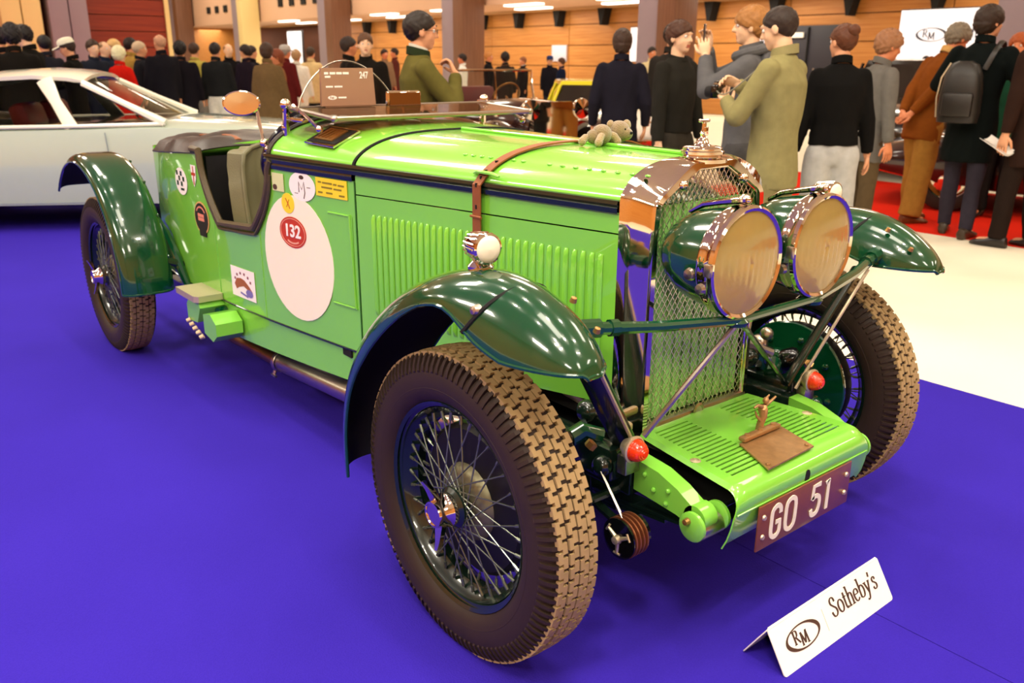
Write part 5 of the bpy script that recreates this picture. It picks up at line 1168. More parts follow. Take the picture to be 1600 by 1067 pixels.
C7 = person('balding man in dark navy jacket next to the man in navy', -12.14, 1.84, 0.61, H=1.60, top='1a2236', hair='8a6a4a', hs='bald', sk=SKL, group='visitors in the hall')
C8 = person('white haired person in red sweater', -10.90, 1.69, 2.17, H=1.52, top='c41c10', hair='f2e2b4', hs='bob', sk=SKL, female=1, group='visitors in the hall')
C9 = person('blonde person in black coat behind the red sweater', -13.16, 2.25, -1.32, H=1.64, top='1a1616', hair='d8b070', hs='bob', sk=SKL, female=1, group='visitors in the hall')
C10 = person('dark haired man in mustard tan coat', -12.55, 2.33, 1.81, H=1.66, top='a5823c', low='8a6a3a', hair='22160f', coat=.5, group='visitors in the hall')
C11 = person('man in black leather jacket holding a leaflet', -11.81, 2.23, 1.45, H=1.60, top='1c1c20', hair='c8b090', hs='crop', arms='front', group='visitors in the hall')
C12 = person('bald man in dark suit standing with his back turned', -10.99, 2.25, -2.93, H=1.68, top='17161c', low='1c2036', hair='c09070', hs='bald', coat=.66, wide=.08, group='visitors in the hall')
C13 = person('black curly haired person in black jacket and khaki trousers', -11.24, 2.60, 2.64, H=1.59, top='17141a', low='5a4c34', hair='0e0a0a', hs='curl', wide=.05, group='visitors in the hall')
C14 = person('man in yellow-green shirt and grey trousers', -12.38, 3.21, 2.27, H=1.60, top='b0a24a', low='9c968e', hair='3a2414', coat=.9, group='visitors in the hall')
C15 = person('man in black bomber jacket and white trousers, back turned', -11.24, 3.10, 2.34, H=1.59, top='1e1f20', low='eae6d8', hair='1a1412', coat=.86, legs='wide', wide=.08, group='visitors in the hall')
C16 = person('bald man in black coat beside the white trousers', -12.87, 3.94, -0.03, H=1.61, top='141214', hair='a07850', hs='bald', sk=SKL, group='visitors in the hall')
C17 = person('person in dark purple coat, arm bent, in front of the grey column', -11.89, 3.81, -2.66, H=1.58, top='1e1622', hair='1e120e', group='visitors in the hall')
C18 = person('second person in black coat beside the dark purple coat', -12.83, 4.32, 1.69, H=1.58, top='161216', hair='2a1a12', group='visitors in the hall')
C19 = person('woman in long taupe brown overcoat walking away', -9.38, 3.05, 2.37, H=1.56, top='6a5436', low='3a2e22', hair='3a2416', hs='bob', coat=.34, female=1, wide=.05, group='visitors in the hall')
C20 = person('red haired person facing the long taupe overcoat', -10.20, 3.55, -1.82, H=1.50, top='8a5a34', hair='7a3a1c', hs='long', sk=SKR, female=1, group='visitors in the hall')
C21 = person('man in grey cap and burgundy vest', -11.89, 4.48, 1.83, H=1.58, top='5a1a1a', hair='8a8078', hat='b9b4ae', sk=SKR, group='visitors in the hall')
C22 = person('person in white hooded top near the orange wall', -12.66, 5.03, 2.34, H=1.52, top='eee4d4', low='3a3a40', hair='b08a60', hs='mop', group='visitors in the hall')
C23 = person('person in pale beige jacket beside the white hooded top', -13.18, 5.56, 2.15, H=1.58, top='dcbf88', low='30302e', hair='3a2a1a', group='visitors in the hall')
C24 = person('small figure in tan jacket left of the olive jacket', -15.81, 8.66, 0.16, H=1.60, top='8a6a50', hair='2a1a12', sk=SKR, group='visitors in the hall')
C25 = person('small figure in dark red coat just left of the olive jacket', -17.03, 9.66, -1.95, H=1.64, top='5a2a24', hair='2a1a12', sk=SKR, group='visitors in the hall')
C26 = person('man in white shirt before the wide brown column', -13.45, 9.06, -2.37, H=1.50, top='f2eee4', low='2a2a30', hair='1e1410', sk=SKR, group='visitors in the hall')
C27 = person('person in black top with orange face right of the wide column', -13.94, 10.13, 0.74, H=1.55, top='1a1618', hair='c08040', sk=SKR, group='visitors in the hall')
C28 = person('dark haired person beside the roadster windscreen', -12.07, 9.08, 2.82, H=1.52, top='2e2622', hair='17100e', hs='curl', group='visitors in the hall')
C29 = person('man in dark suit with white collar beyond the roadster', -14.28, 11.37, -1.74, H=1.46, top='1e1a1c', hair='8a5030', hs='crop', sk=SKR, shirt='f4f0e8', group='visitors in the hall')
C30 = person('person in blue cap and black coat before the orange wall', -13.89, 11.85, -0.38, H=1.48, top='1a1820', hair='22263a', hat='2c3c6c', group='visitors in the hall')
C31 = person('person in dark blue jacket before the orange wall', -13.34, 11.70, -2.66, H=1.44, top='141c34', hair='4a2a18', group='visitors in the hall')
C32 = person('person in black cap sitting by the dark car below the large screen', -5.93, 12.80, -2.85, H=1.43, top='241c1c', hair='141014', hat='17141a', sk=SKR, group='visitors in the hall')
C33 = person('dark haired person just under the large screen', -6.29, 14.02, 2.38, H=1.49, top='1c1818', hair='120e10', group='visitors in the hall')
finish()
# ------------------------------------------------------------------ things people hold or wear on them
def hold(pd, q): return V3(*pd['W'](q))
def glasses(pd, mat):
    b = MB(); hd = pd['hd']
    for q in (-1, 1): b.tube([hd((.100+.004*math.cos(t), q*.031+.022*math.cos(t), .008+.017*math.sin(t))) for t in (2*PI*k/16 for k in range(16))], .0016, 5, loop=True); b.tube([hd((.098, q*.054, .012)), hd((.06, q*.075, .012)), hd((-.01, q*.083, .008))], .0018, 5)
    b.tube([hd((.104, -.010, .012)), hd((.106, 0, .014)), hd((.104, .010, .012))], .0016, 5); b.build('glasses', mat, pd['P'], off=(0, 0, 0))
glasses(P_OLIVE, M('glasses_frame', '2a1c14', .3))
def handpos(pd, i): 
    side, sh, el, wr = pd['A'][i]; return pd['U'](wr)
# camera between the two hands of the man in the light olive jacket
r_, l_ = handpos(P_TAN, 0), handpos(P_TAN, 1); mid = (r_+l_)/2+V3(.075, .0, .0)
fc = P_TAN['face']; t = thing('compact_camera', 'black compact camera held by the man in light olive jacket', 'camera', tuple(hold(P_TAN, mid)), fc); 
MB().box((0, 0, 0), (.045, .125, .078), bev=.010).box((-.0, .01, .046), (.035, .045, .022), bev=.006).build('body', BLACK, t, off=(0, 0, 0))
MB().lathe([(.034, .02), (.036, .03), (.034, .06), (.031, .07), (.026, .068), (.0, .06)], (0, .01, -.004), (1, 0, 0), 24).build('lens', MATTE, t, off=(0, 0, 0))
MB().lathe([(.010, 0), (.012, .002), (.012, .012), (0, .013)], (0, -.04, .039), (0, 0, 1), 14).lathe([(.012, 0), (.012, .008), (0, .009)], (0, .045, .039), (0, 0, 1), 14).build('dial', STEEL, t, off=(0, 0, 0))
b = MB(); base = hold(P_TAN, mid); 
nkp = P_TAN['U']((.02, .05, 1.50)); p0 = mid+V3(-.0, .06, .02); b.tube([tuple(q-mid) for q in catmull([p0, p0*.6+nkp*.4+V3(.05, .0, -.10), nkp], 6)], .004, 5); b.build('neck_strap', M('grey_strap', '8a8674', .7), t, off=(0, 0, 0))
r_, l_ = handpos(P_HOODIE, 0), handpos(P_HOODIE, 1); mid = (r_+l_)/2+V3(.02, 0, .09)
t = thing('phone', 'dark phone held up by the blond boy in grey hooded sweatshirt', 'phone', tuple(hold(P_HOODIE, mid)), P_HOODIE['face'])
MB().box((0, 0, 0), (.009, .076, .155), bev=.004).build('case', BLACK, t, off=(0, 0, 0)); MB().box((-.0048, 0, 0), (.001, .068, .145)).build('screen', M('phone_screen', '8a8a92', .1), t, off=(0, 0, 0)); MB().box((.006, .018, .055), (.004, .026, .03), bev=.002).build('lens_cluster', CHROME, t, off=(0, 0, 0))
# hood of the sweatshirt, coat tails
U = P_HOODIE['U']; b = MB()
b.tube([U((-.015+.085*math.cos(t)*1.1-.02*(math.cos(t) < 0), .088*math.sin(t), 1.485-.03*math.cos(t))) for t in (2*PI*k/24 for k in range(24))], .032, 10, loop=True).ball(U((-.115, 0, 1.42)), (.05, .10, .085), 14, 10)
b.build('hood', cloth('5f5e60'), P_HOODIE['P'], off=(0, 0, 0))
# backpack slung on the black coat
U = P_DARK['U']; c = U((-.235, .06, 1.14)); bp = thing('backpack', 'black leather backpack slung over the tall person in the long black coat', 'backpack', tuple(hold(P_DARK, c)), P_DARK['face'])
rs = []
for z, w_, d_ in ((-.24, .10, .05), (-.235, .145, .075), (-.15, .155, .085), (.0, .150, .088), (.12, .135, .078), (.20, .10, .055), (.225, .05, .03)): rs.append([(d_*math.copysign(abs(math.cos(t))**.7, math.cos(t)), w_*math.copysign(abs(math.sin(t))**.7, math.sin(t)), z) for t in (2*PI*k/24 for k in range(24))])
BPM = M('backpack_leather', '26221e', .4, var=.15, bump=.2)
MB().rings(rs).build('bag', BPM, bp, off=(0, 0, 0))
MB().box((-.085, 0, -.10), (.05, .22, .18), bev=.02).build('front_pocket', BPM, bp, off=(0, 0, 0))
MB().tube([(-.03, .152, -.2), (-.04, .165, -.05), (-.035, .15, .1), (-.02, .10, .21)], .006, 6).build('zip', ALU, bp, off=(0, 0, 0))
b = MB(); pts = [U((-.16, -.06, 1.30)), U((-.13, -.11, 1.44)), U((-.01, -.125, 1.505)), U((.12, -.12, 1.42)), U((.155, -.12, 1.25))]; b.tube([q-c for q in catmull(pts, 5)], .021, 8, flat=(1, .35)); b.build('shoulder_strap', BPM, bp, off=(0, 0, 0))
# coat skirt hem for the long coats is part of the jackets; gloves and papers in hands
r_ = handpos(P_DARK, 0); gl_ = thing('gloves', 'pair of beige gloves in the hand of the person in black coat', 'gloves', tuple(hold(P_DARK, r_+V3(.02, -.02, -.10))), P_DARK['face'])
for k in range(2):
    b = MB(); o_ = V3(.02*k, .03*k, 0); loft(b, [(o_[0], o_[1], .08, .022, .038), (o_[0], o_[1], .02, .02, .042), (o_[0], o_[1], -.03, .02, .045)], 12)
    for i in range(4): b.tube([o_+V3(0, -.033+.022*i, -.03), o_+V3(.004*i, -.038+.025*i, -.07), o_+V3(.01, -.040+.027*i, -.10)], [.011, .010, .007], 7)
    b.tube([o_+V3(0, .04, .0), o_+V3(.01, .065, -.035)], [.012, .008], 7); b.build('glove', cloth('cfae80'), gl_, off=(0, 0, 0))
for pd, side, lab in ((P_EDGE, 1, 'folded white leaflet held by the man in the brown-black suit'), (C11, 0, 'white leaflet held by the man in black leather jacket')):
    q = handpos(pd, side)+(V3(-.04, 0, -.15) if pd is P_EDGE else V3(0, 0, 0)); t = thing('leaflet', lab, 'paper', tuple(hold(pd, q+V3(.09, 0, .0))), pd['face'])
    MB().sheet([[(.0+.10*u_, .07*v, .05*u_+.02*v*v+.05) for v in np.linspace(-1, 1, 7)] for u_ in np.linspace(-1, 1, 5)], th=.002).build('sheet', WHITE, t, off=(0, 0, 0)); MB().sheet([[(.0+.10*u_, .07*v, .05*u_+.03*v*v+.06) for v in np.linspace(-1, .2, 5)] for u_ in np.linspace(-1, 1, 5)], th=.002).build('flap', WHITE, t, off=(0, 0, 0))
# ------------------------------------------------------------------ soft toy mouse lying on the bonnet
TOY = M('grey_brown_plush', '8a7350', .95, var=.3, vscale=60, bump=1, bscale=260, sheen=.6); TOYL = M('pale_plush', 'a48a62', .95, var=.2, vscale=60, bump=1, bscale=260, sheen=.6)
def toyz(x, y): 
    t = abs(y)/ys(x); return 1.142+.004*(-x)-.097*max(0, t)**2.2
ty = thing('soft_toy', 'small grey-brown plush animal slumped on the bonnet strap', 'soft toy', (-.29, .03, 1.148)); ORG[ty.name] = V3(0, 0, 0); ty.scale = (.8, .8, .85)
b = MB(); b.ball((0, -.045, .030), (.036, .038, .034), 20, 14).ball((-.01, -.075, .024), (.026, .026, .024), 16, 10); b.build('body', TOY, ty, off=(0, 0, 0))
b = MB(); b.ball((.0, .042, .036), (.040, .042, .037), 22, 16).ball((.030, .050, .030), (.022, .024, .021), 16, 10); b.build('head', TOY, ty, off=(0, 0, 0))
for c, r in (((-.012, .010, .058), .017), ((.002, .078, .055), .020)): MB().ball(c, (r*.6, r, r), 14, 10).build('ear', TOYL, ty, off=(0, 0, 0))
MB().ball((.051, .052, .034), (.006, .007, .005), 10, 6).build('nose', MATTE, ty, off=(0, 0, 0))
for c in ((.036, .036, .045), (.034, .064, .046)): MB().ball(c, .0045, 8, 6).build('eye', BLACK, ty, off=(0, 0, 0))
for p_, q in (((.02, -.02, .03), (.035, .0, .008)), ((.02, -.06, .03), (.032, -.09, .008)), ((-.02, -.09, .02), (-.02, -.12, .010)), ((-.01, .0, .02), (.0, .005, .006))): MB().tube([p_, ((p_[0]+q[0])/2, (p_[1]+q[1])/2, (p_[2]+q[2])/2+.006), q], [.012, .013, .014], 10).ball(q, .0145, 10, 8).build('limb', TOYL, ty, off=(0, 0, 0))
# ------------------------------------------------------------------ lot board on the scuttle
LB = thing('lot_board', 'grey-brown lot board numbered 247 standing on the car scuttle', 'sign', (-1.42, -.19, 1.205)); ORG[LB.name] = V3(-1.42, -.19, 1.205)
LBM = M('taupe_board', 'a57c62', .45, var=.03); fl = lambda y, z, h: (-1.408+h, y, z)
MB().prism([(-.300, 1.212), (-.078, 1.212), (-.086, 1.343), (-.296, 1.343)], lambda y, z, h: (-1.420+h, y, z), .012).build('panel', LBM, LB, fix=True)
MB().box((-1.445, -.19, 1.209), (.07, .19, .006)).box((-1.44, -.19, 1.24), (.004, .05, .06)).build('foot', LBM, LB)
ftext('lettering', '247', .033, WHITE, LB, basis((-1.4075, -.125, 1.317), (0, 1, 0), (0, 0, 1)), .72, .0007)
b = MB()
for y0, y1, z, t in ((-.284, -.268, 1.325, .008), (-.262, -.240, 1.325, .008), (-.236, -.214, 1.325, .008), (-.210, -.186, 1.325, .008), (-.282, -.260, 1.313, .007), (-.280, -.252, 1.279, .006), (-.246, -.214, 1.279, .006), (-.232, -.200, 1.241, .006)): ribbon(b, [(y0, z), (y1, z)], fl, t, None, .0006)
b.build('text_lines', WHITE, LB)
b = MB(); disc2(b, -.256, 1.241, .018, .0072, fl, .0006); b.build('logo_disc', WHITE, LB); b = MB(); f3 = lambda y, z, h: fl(y, z, h+.0007)
serif(b, 'R', f3, -.266, 1.2385, .008, .16, .06, 0, 0, .0004); serif(b, 'M', f3, -.259, 1.2365, .008, .16, .06, 0, 0, .0004); b.build('logo', LBM, LB)
# ------------------------------------------------------------------ folded floor sign
FS = thing('floor_sign', 'white folded tent sign with dark oval logo on the blue carpet', 'sign', (.55, .02, .003)); ORG[FS.name] = V3(.55, .02, .003)
A0, A1 = -.228, .268; p0 = V3(.603, 0, .0035); p1 = V3(.541, 0, .103); pe = unit(p1-p0); HGT = float(np.linalg.norm(p1-p0)); pn = unit(np.cross([0, 1, 0], pe)); pn = pn if pn[0] > 0 else -pn
def rrect(x0, x1, z0, z1, r): return [(x0+r, z0)]+[(x1-r+r*math.cos(a), z0+r+r*math.sin(a)) for a in np.linspace(-PI/2, 0, 5)]+[(x1-r+r*math.cos(a), z1-r+r*math.sin(a)) for a in np.linspace(0, PI/2, 5)]+[(x0+r+r*math.cos(a), z1-r+r*math.sin(a)) for a in np.linspace(PI/2, PI, 5)]+[(x0+r+r*math.cos(a), z0+r+r*math.sin(a)) for a in np.linspace(PI, 1.5*PI, 5)[:-1]]
sf = lambda y, z, h: p0+V3(0, y, 0)+pe*z+pn*h
MB().prism(rrect(A0, A1, 0, HGT, .008), lambda y, z, h: sf(y, z, h-.003), .003).build('front_panel', WHITE, FS, fix=True)
q0 = V3(.480, 0, .0035); qe = unit(p1-q0); qn = unit(np.cross([0, 1, 0], qe)); qn = qn if qn[0] < 0 else -qn
MB().prism(rrect(A0, A1, 0, float(np.linalg.norm(p1-q0)), .008), lambda y, z, h: q0+V3(0, y, 0)+qe*z+qn*(h-.003), .003).build('back_panel', WHITE, FS, fix=True)
MB().tube([p1+V3(-.001, A0+.006, -.001), p1+V3(-.001, A1-.006, -.001)], .0022, 6).build('fold', WHITE, FS)
b = MB(); oval_logo(b, -.118, .058, .070, .029, lambda y, z, h: sf(y, z, h+.0003)); b.build('logo', INK, FS, fix=True)
b = MB(); serif(b, "Sotheby's", lambda y, z, h: sf(y, z, h+.0003), .013, .050, .046, .13, .045, .012); b.build('lettering', INK, FS, fix=True)
b = MB(); ribbon(b, [(-.022, .03), (-.022, .085)], lambda y, z, h: sf(y, z, h+.0003), .0012, None, .0006); b.build('rule', M('pale_rule', 'd8c8b0', .6), FS)
# ------------------------------------------------------------------ other cars
def tyre_wheel(par, x, y, r, w_, hubm, side, spokes=0):
    W = part_empty('wheel', par, (0, 0, 0)); W.location = (x, y, r); ORG[W.name] = V3(0, 0, 0)
    MB().lathe([(r*.62, -w_/2*.8), (r*.80, -w_/2), (r*.96, -w_/2*.85), (r, -w_/2*.45), (r, w_/2*.45), (r*.96, w_/2*.85), (r*.80, w_/2), (r*.62, w_/2*.8)], d=(0, 1, 0), n=36).build('tyre', RUBBER, W, off=(0, 0, 0))
    MB().lathe([(r*.64, side*w_*.38), (r*.6, side*w_*.30), (r*.35, side*w_*.26), (r*.22, side*w_*.38), (0, side*w_*.42)], d=(0, 1, 0), n=28).build('hub_cap', hubm, W, off=(0, 0, 0)); return W
def body_loft(st, n=20):
    """closed sections (x, bottom z, belt z, crown z, half width, tumble) of a closed car body"""
    rs = []
    for x, z0, zb, zc, w_, tb in st:
        h = [(w_*.80, z0), (w_*.95, z0+.03), (w_, z0+(zb-z0)*.45), (w_*.985, z0+(zb-z0)*.75), (w_*tb, zb), (w_*tb*.86, zb+(zc-zb)*.62), (w_*tb*.55, zb+(zc-zb)*.9), (0, zc)]
        rs.append([(x, y, z) for y, z in h]+[(x, -y, z) for y, z in h[::-1][1:]])
    return rs
COUPE = M('pale_blue_paint', 'b6c4b4', .25, coat=1, var=.02); COUPER = M('ivory_paint', 'fffae2', .25, coat=1, var=.02)
WINGLASS = M('car_glass', 'f4f4ee', .02, trans=1, ior=1.06, var=0)
CXY = (-6.92, .30); CH = math.radians(60)
cp = thing('coupe', 'pale blue coupe with ivory roof parked behind the green racer', 'car', (CXY[0], CXY[1], 0), CH); ORG[cp.name] = V3(0, 0, 0)
st = [(-2.15, .40, .55, .56, .35, .9), (-2.05, .30, .66, .70, .62, .92), (-1.7, .23, .76, .82, .73, .93), (-1.2, .20, .80, .87, .77, .93), (-.6, .19, .81, .86, .785, .94), (0, .19, .82, .87, .79, .94), (.55, .19, .83, .885, .79, .94), (.8, .19, .83, .90, .785, .93), (1.2, .20, .815, .875, .78, .92), (1.6, .22, .785, .84, .76, .92), (1.95, .26, .73, .78, .70, .90), (2.15, .32, .66, .69, .60, .88), (2.22, .42, .58, .60, .40, .9)]
MB().rings(body_loft(st)).build('body', COUPE, cp, off=(0, 0, 0), ang=50)
# roof skin and pillars
rs = []
for x, z, w_ in ((-1.55, .90, .60), (-1.3, 1.04, .58), (-1.0, 1.16, .56), (-.6, 1.245, .56), (-.25, 1.265, .56), (.0, 1.25, .555), (.12, 1.225, .55)):
    rs.append([(x-.02*abs(t)**3, w_*t, z-.055*abs(t)**2.6) for t in np.linspace(-1, 1, 13)])
MB().sheet(rs, th=.03).build('roof', COUPER, cp, off=(0, 0, 0), fix=True)
for s_ in (-1, 1):
    MB().tube([(.10, s_*.545, 1.175), (.42, s_*.62, 1.02), (.74, s_*.69, .865)], [.032, .028, .04], 8).build('pillar', COUPER, cp, off=(0, 0, 0)); MB().tube([(-.18, s_*.565, 1.205), (-.10, s_*.63, 1.03), (.02, s_*.715, .835)], [.05, .036, .042], 8, flat=(1.4, .5), up=(0, 1, 0)).build('pillar', COUPER, cp, off=(0, 0, 0)); MB().tube([(-1.5, s_*.59, .90), (-1.25, s_*.62, .88), (-.9, s_*.70, .85)], [.05, .05, .03], 8).build('pillar', COUPER, cp, off=(0, 0, 0))
    MB().tube([(-1.35, s_*.70, .835), (-.6, s_*.725, .842), (.1, s_*.73, .85), (.74, s_*.70, .862)], .016, 8).build('belt_moulding', COUPER, cp, off=(0, 0, 0))
    MB().sheet([[(-1.12, s_*.575, 1.09), (-.6, s_*.565, 1.19), (-.2, s_*.562, 1.20)], [(-1.30, s_*.67, .86), (-.6, s_*.70, .85), (-.02, s_*.705, .845)]], th=.004).build('side_glass', WINGLASS, cp, off=(0, 0, 0))
    MB().sheet([[(-.12, s_*.562, 1.20), (.12, s_*.552, 1.18)], [(.06, s_*.705, .848), (.70, s_*.69, .87)]], th=.004).build('quarter_glass', WINGLASS, cp, off=(0, 0, 0))
    MB().tube([(.28, s_*.765, .80), (.30, s_*.80, .60), (.27, s_*.795, .40), (.24, s_*.775, .24)], .0035, 5).tube([(-.95, s_*.76, .80), (-.98, s_*.79, .55), (-.94, s_*.775, .24)], .0035, 5).tube([(-.94, s_*.775, .24), (.24, s_*.775, .24)], .0035, 5).build('door_seam', M('seam_grey', '7c8890', .6), cp, off=(0, 0, 0))
    MB().tube([(-.80, s_*.775, .70), (-.76, s_*.80, .705), (-.62, s_*.80, .705), (-.59, s_*.785, .70)], .010, 8).build('door_handle', M('handle_brown_chrome', '7a5a44', .25, .8), cp, off=(0, 0, 0))
    for x in (-1.22, 1.28):
        tyre_wheel(cp, x, s_*.705, .325, .15, CHROME, s_)
        MB().tube([(x+.365*math.cos(t), s_*(.775-.03*abs(math.cos(t))), .325+.365*math.sin(t)) for t in np.linspace(.0, PI, 15)], .012, 6).build('arch_lip', COUPE, cp, off=(0, 0, 0))
    MB().lathe([(.0, .05), (.07, .04), (.095, .0), (.09, -.03)], (2.08, s_*.52, .60), (1, 0, .1), 24).build('headlight', CHROME, cp, off=(0, 0, 0))
    ssx = MB().box((-.12, s_*.32, .62), (.5, .46, .16), bev=.05).box((-.40, s_*.32, .80), (.16, .46, .44), rot=roty(-.25), bev=.06); ssx.build('seat', M('red_leather', '9a1420', .4), cp, off=(0, 0, 0))
MB().sheet([[(.11, y*.54, 1.20-.03*y*y) for y in np.linspace(-1, 1, 9)], [(.72-.08*y*y, y*.67, .885-.01*y*y) for y in np.linspace(-1, 1, 9)]], th=.004).build('windscreen', WINGLASS, cp, off=(0, 0, 0))
MB().sheet([[(-1.10-.02*y*y, y*.45, 1.12-.03*y*y) for y in np.linspace(-1, 1, 9)], [(-1.50+.02*y*y, y*.50, .91-.01*y*y) for y in np.linspace(-1, 1, 9)]], th=.004).build('rear_window', WINGLASS, cp, off=(0, 0, 0))
MB().box((.52, 0, .84), (.16, 1.24, .06), bev=.02).build('dash_top', M('red_leather', '9a1420', .4), cp, off=(0, 0, 0))
b = MB(); b.tube([V3(.32, .32, .88)+.17*(math.cos(t)*V3(0, 1, 0)+math.sin(t)*V3(.45, 0, .89)) for t in (2*PI*k/28 for k in range(28))], .010, 6, loop=True); b.build('steering_wheel', CREAM, cp, off=(0, 0, 0))
def simple_car(name, label, x, y, rz, paint, roof=True, L=4.2, Wd=.80, belt=.85, top=1.35, hubm=CHROME, vintage=False, roofm=None):
    t = thing(name, label, 'car', (x, y, 0), rz); ORG[t.name] = V3(0, 0, 0); h = L/2
    if vintage:
        MB().rings(body_loft([(-h, .45, .80, .84, .35, .9), (-h+.25, .38, .88, .94, .52, .92), (-.6, .36, .92, .98, .58, .95), (.15, .36, .93, .98, .57, .95), (.35, .36, .95, 1.05, .50, .92), (.9, .38, .95, 1.08, .42, .88), (1.45, .40, .94, 1.06, .36, .88), (1.5, .42, .90, 1.0, .33, .88)])).build('body', paint, t, off=(0, 0, 0), ang=45)
        MB().rings([[(1.52+d, y_*k, .44+(zz-.44)*1) for y_, zz in ((.30, .45), (.32, .9), (.22, 1.06), (-.22, 1.06), (-.32, .9), (-.30, .45))] for d, k in ((0, 1), (.06, .95))]).build('radiator', CHROME, t, off=(0, 0, 0))
        for s_ in (-1, 1):
            for xc, a0, a1 in ((1.35, -10, 165), (-1.35, 15, 190)):
                g = [[(xc+.46*math.cos(math.radians(a)), s_*(.66+.13*q), .40+.46*math.sin(math.radians(a))-.03*q*q) for q in (-1, -.5, 0, .5, 1)] for a in np.linspace(a0, a1, 18)]; MB().sheet(g, th=.01).build('wing', paint, t, off=(0, 0, 0), fix=True); tyre_wheel(t, xc, s_*.66, .38, .14, CHROME, s_)
            MB().box((0, s_*.64, .38), (1.9, .26, .03), bev=.01).build('running_board', MATTE, t, off=(0, 0, 0))
            MB().lathe([(0, -.16), (.06, -.14), (.10, -.05), (.115, .0), (.11, .02), (.0, .035)], (1.58, s_*.34, .98), (1, 0, 0), 28).build('headlamp', CHROME, t, off=(0, 0, 0))
            MB().lathe([(0, -.10), (.04, -.08), (.06, .0), (.055, .015), (.0, .02)], (1.40, s_*.68, .96), (1, 0, 0), 20).build('side_lamp', CHROME, t, off=(0, 0, 0))
            MB().tube([(.30, s_*.53, .98), (.22, s_*.53, 1.20), (.20, s_*.53, 1.38)], .014, 8).ball((.30, s_*.55, 1.02), .03, 10, 8).tube([(.3, s_*.55, 1.02), (.12, s_*.60, 1.04)], .016, 8).build('screen_pillar', CHROME, t, off=(0, 0, 0))
        MB().tube([(.20, -.53, 1.38), (.20, .53, 1.38)], .016, 8).tube([(.30, -.53, 1.0), (.30, .53, 1.0)], .014, 8).tube([(.25, 0, 1.0), (.20, 0, 1.38)], .008, 6).build('screen_frame', CHROME, t, off=(0, 0, 0))
        MB().sheet([[(.30, -.52, 1.0), (.30, .52, 1.0)], [(.20, -.52, 1.37), (.20, .52, 1.37)]], th=.004).build('windscreen', WINGLASS, t, off=(0, 0, 0))
        MB().box((-.45, 0, .80), (.4, .95, .14), bev=.05).box((-.68, 0, .98), (.16, .98, .38), rot=roty(-.2), bev=.06).build('seat', M('maroon_leather', '5a1c1a', .4), t, off=(0, 0, 0))
        b = MB(); b.tube([V3(.0, .28, 1.06)+.19*(math.cos(q)*V3(0, 1, 0)+math.sin(q)*V3(.5, 0, .86)) for q in (2*PI*k/28 for k in range(28))], .012, 6, loop=True).tube([(0, .28, 1.06), (.25, .28, .9)], .012, 6); b.build('steering_wheel', BRASS, t, off=(0, 0, 0))
        b = MB()
        for s_ in (-1, 1): b.tube([(1.62, s_*.5, .60), (1.66, s_*.25, .62), (1.66, 0, .62)], .016, 6)
        b.box((1.66, 0, .52), (.012, .46, .11)); b.build('front_bar', CHROME, t, off=(0, 0, 0))
        b = MB(); b.tube([(-.95, y_, .95+.1*math.cos(y_*2)) for y_ in np.linspace(-.55, .55, 9)], .09, 10, flat=(1.6, .8)).build('folded_hood', MATTE, t, off=(0, 0, 0))
    else:
        MB().rings(body_loft([(-h, .42, .60, .62, Wd*.6, .92), (-h+.12, .32, belt-.1, belt-.06, Wd*.88, .93), (-h*.55, .24, belt-.02, belt+.03, Wd, .94), (0, .2, belt, belt+.04, Wd, .95), (h*.35, .2, belt, belt+.04, Wd, .94), (h*.7, .24, belt-.06, belt-.01, Wd*.97, .92), (h-.12, .32, belt-.16, belt-.13, Wd*.86, .9), (h, .42, belt-.28, belt-.26, Wd*.6, .9)])).build('body', paint, t, off=(0, 0, 0), ang=50)
        MB().rings([[(x_*k+(0 if k == 1 else -.05), y_*k, z_) for x_, y_ in ((-h*.60, -Wd*.82), (h*.30, -Wd*.82), (h*.36, 0), (h*.30, Wd*.82), (-h*.60, Wd*.82), (-h*.66, 0))] for z_, k in ((belt, 1), ((belt+top)/2, .92), (top-.06, .82))]).build('windows', M('dark_car_glass', '12100f', .05, coat=1), t, off=(0, 0, 0), ang=50)
        MB().rings([[(x_*k-.05, y_*k, z_) for x_, y_ in ((-h*.50, -Wd*.70), (h*.20, -Wd*.70), (h*.26, 0), (h*.20, Wd*.70), (-h*.50, Wd*.70), (-h*.56, 0))] for z_, k in ((top-.06, 1), (top-.01, .96), (top+.01, .7))]).build('roof', roofm or paint, t, off=(0, 0, 0), ang=50)
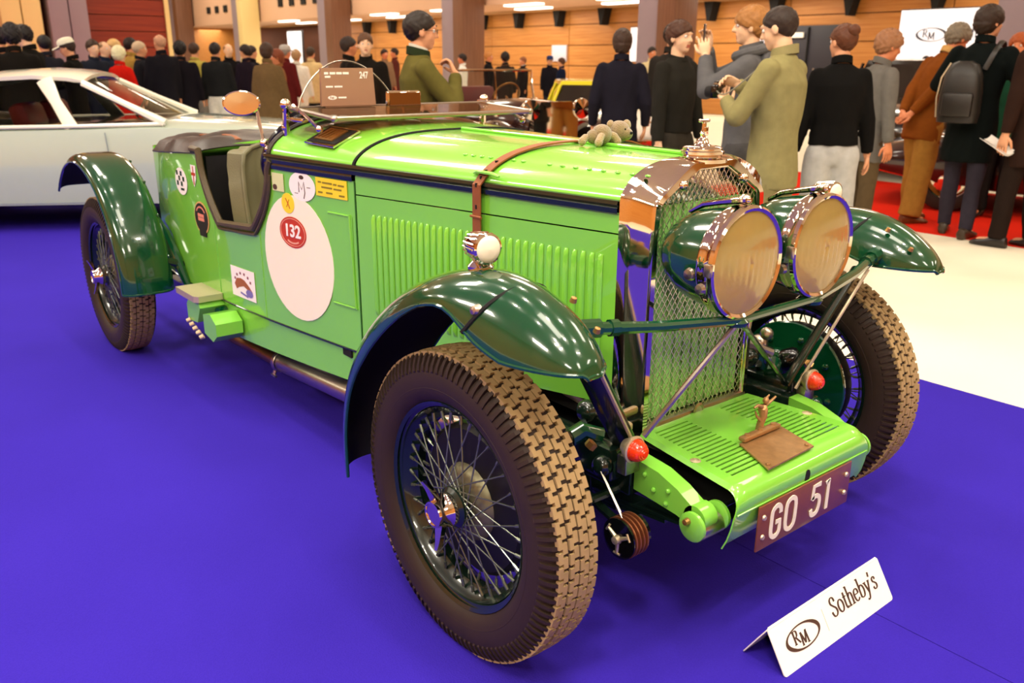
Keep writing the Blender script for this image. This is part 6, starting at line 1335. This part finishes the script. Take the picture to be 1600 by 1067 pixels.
        for s_ in (-1, 1):
            for x_ in (-h*.62, h*.62): tyre_wheel(t, x_, s_*(Wd-.11), .32, .17, hubm, s_)
            MB().lathe([(0, .05), (.08, .035), (.10, 0), (.09, -.04)], (h-.14, s_*Wd*.62, belt-.22), (1, 0, .15), 22).build('headlamp', CHROME, t, off=(0, 0, 0))
            for x_ in (-.25, .28): MB().tube([(x_*h*1.0, s_*Wd*.86, belt), (x_*h*1.0-.05, s_*Wd*.70, top-.05)], .022, 6).build('pillar', roofm or paint, t, off=(0, 0, 0))
        MB().tube([(h-.02, -Wd*.8, .42), (h+.06, -Wd*.5, .42), (h+.08, 0, .42), (h+.06, Wd*.5, .42), (h-.02, Wd*.8, .42)], .03, 8).tube([(-h+.02, -Wd*.8, .42), (-h-.06, 0, .42), (-h+.02, Wd*.8, .42)], .03, 8).build('bumper', CHROME, t, off=(0, 0, 0))
        MB().box((h-.03, 0, belt-.38), (.06, Wd*.9, .16), bev=.02).build('grille', CHROME, t, off=(0, 0, 0)); MB().box((h+.09, 0, .5), (.01, .4, .1)).build('plate', WHITE, t, off=(0, 0, 0))
    return t
MAROON = M('dark_maroon_paint', '2a0f10', .2, coat=1, var=.05); YEL = M('yellow_paint', 'f4e21c', .25, coat=1, var=.03); BLK = M('black_car_paint', '0e0c0c', .2, coat=1, var=.05); REDP = M('red_car_paint', 'b81420', .22, coat=1, var=.04); PALE = M('pale_car_paint', 'e9e2d4', .3, coat=.8, var=.03)
v = simple_car('roadster', 'dark maroon vintage roadster with chrome windscreen beyond the bonnet', -6.75, 4.55, math.radians(-8), MAROON, vintage=True); v.scale = (.92, .92, .92)
simple_car('sports_car', 'low white sports car with bright yellow roof behind the roadster', -7.72, 7.28, math.radians(-38), PALE, L=3.7, Wd=.78, belt=.78, top=1.12, roofm=YEL)
simple_car('saloon', 'black car with chrome lamps half hidden by the rust brown coat', -4.6, 10.3, math.radians(-72), BLK, L=4.3, belt=.92, top=1.42)
simple_car('low_racer', 'dark maroon low car on the red carpet behind the black coat', -1.3, 7.9, math.radians(196), MAROON, L=4.2, Wd=.84, belt=.74, top=1.16)
simple_car('coupe', 'red car roof just showing at the left edge behind the pale blue coupe', -13.5, -1.2, math.radians(40), REDP, L=4.2, belt=.86, top=1.27)
finish()
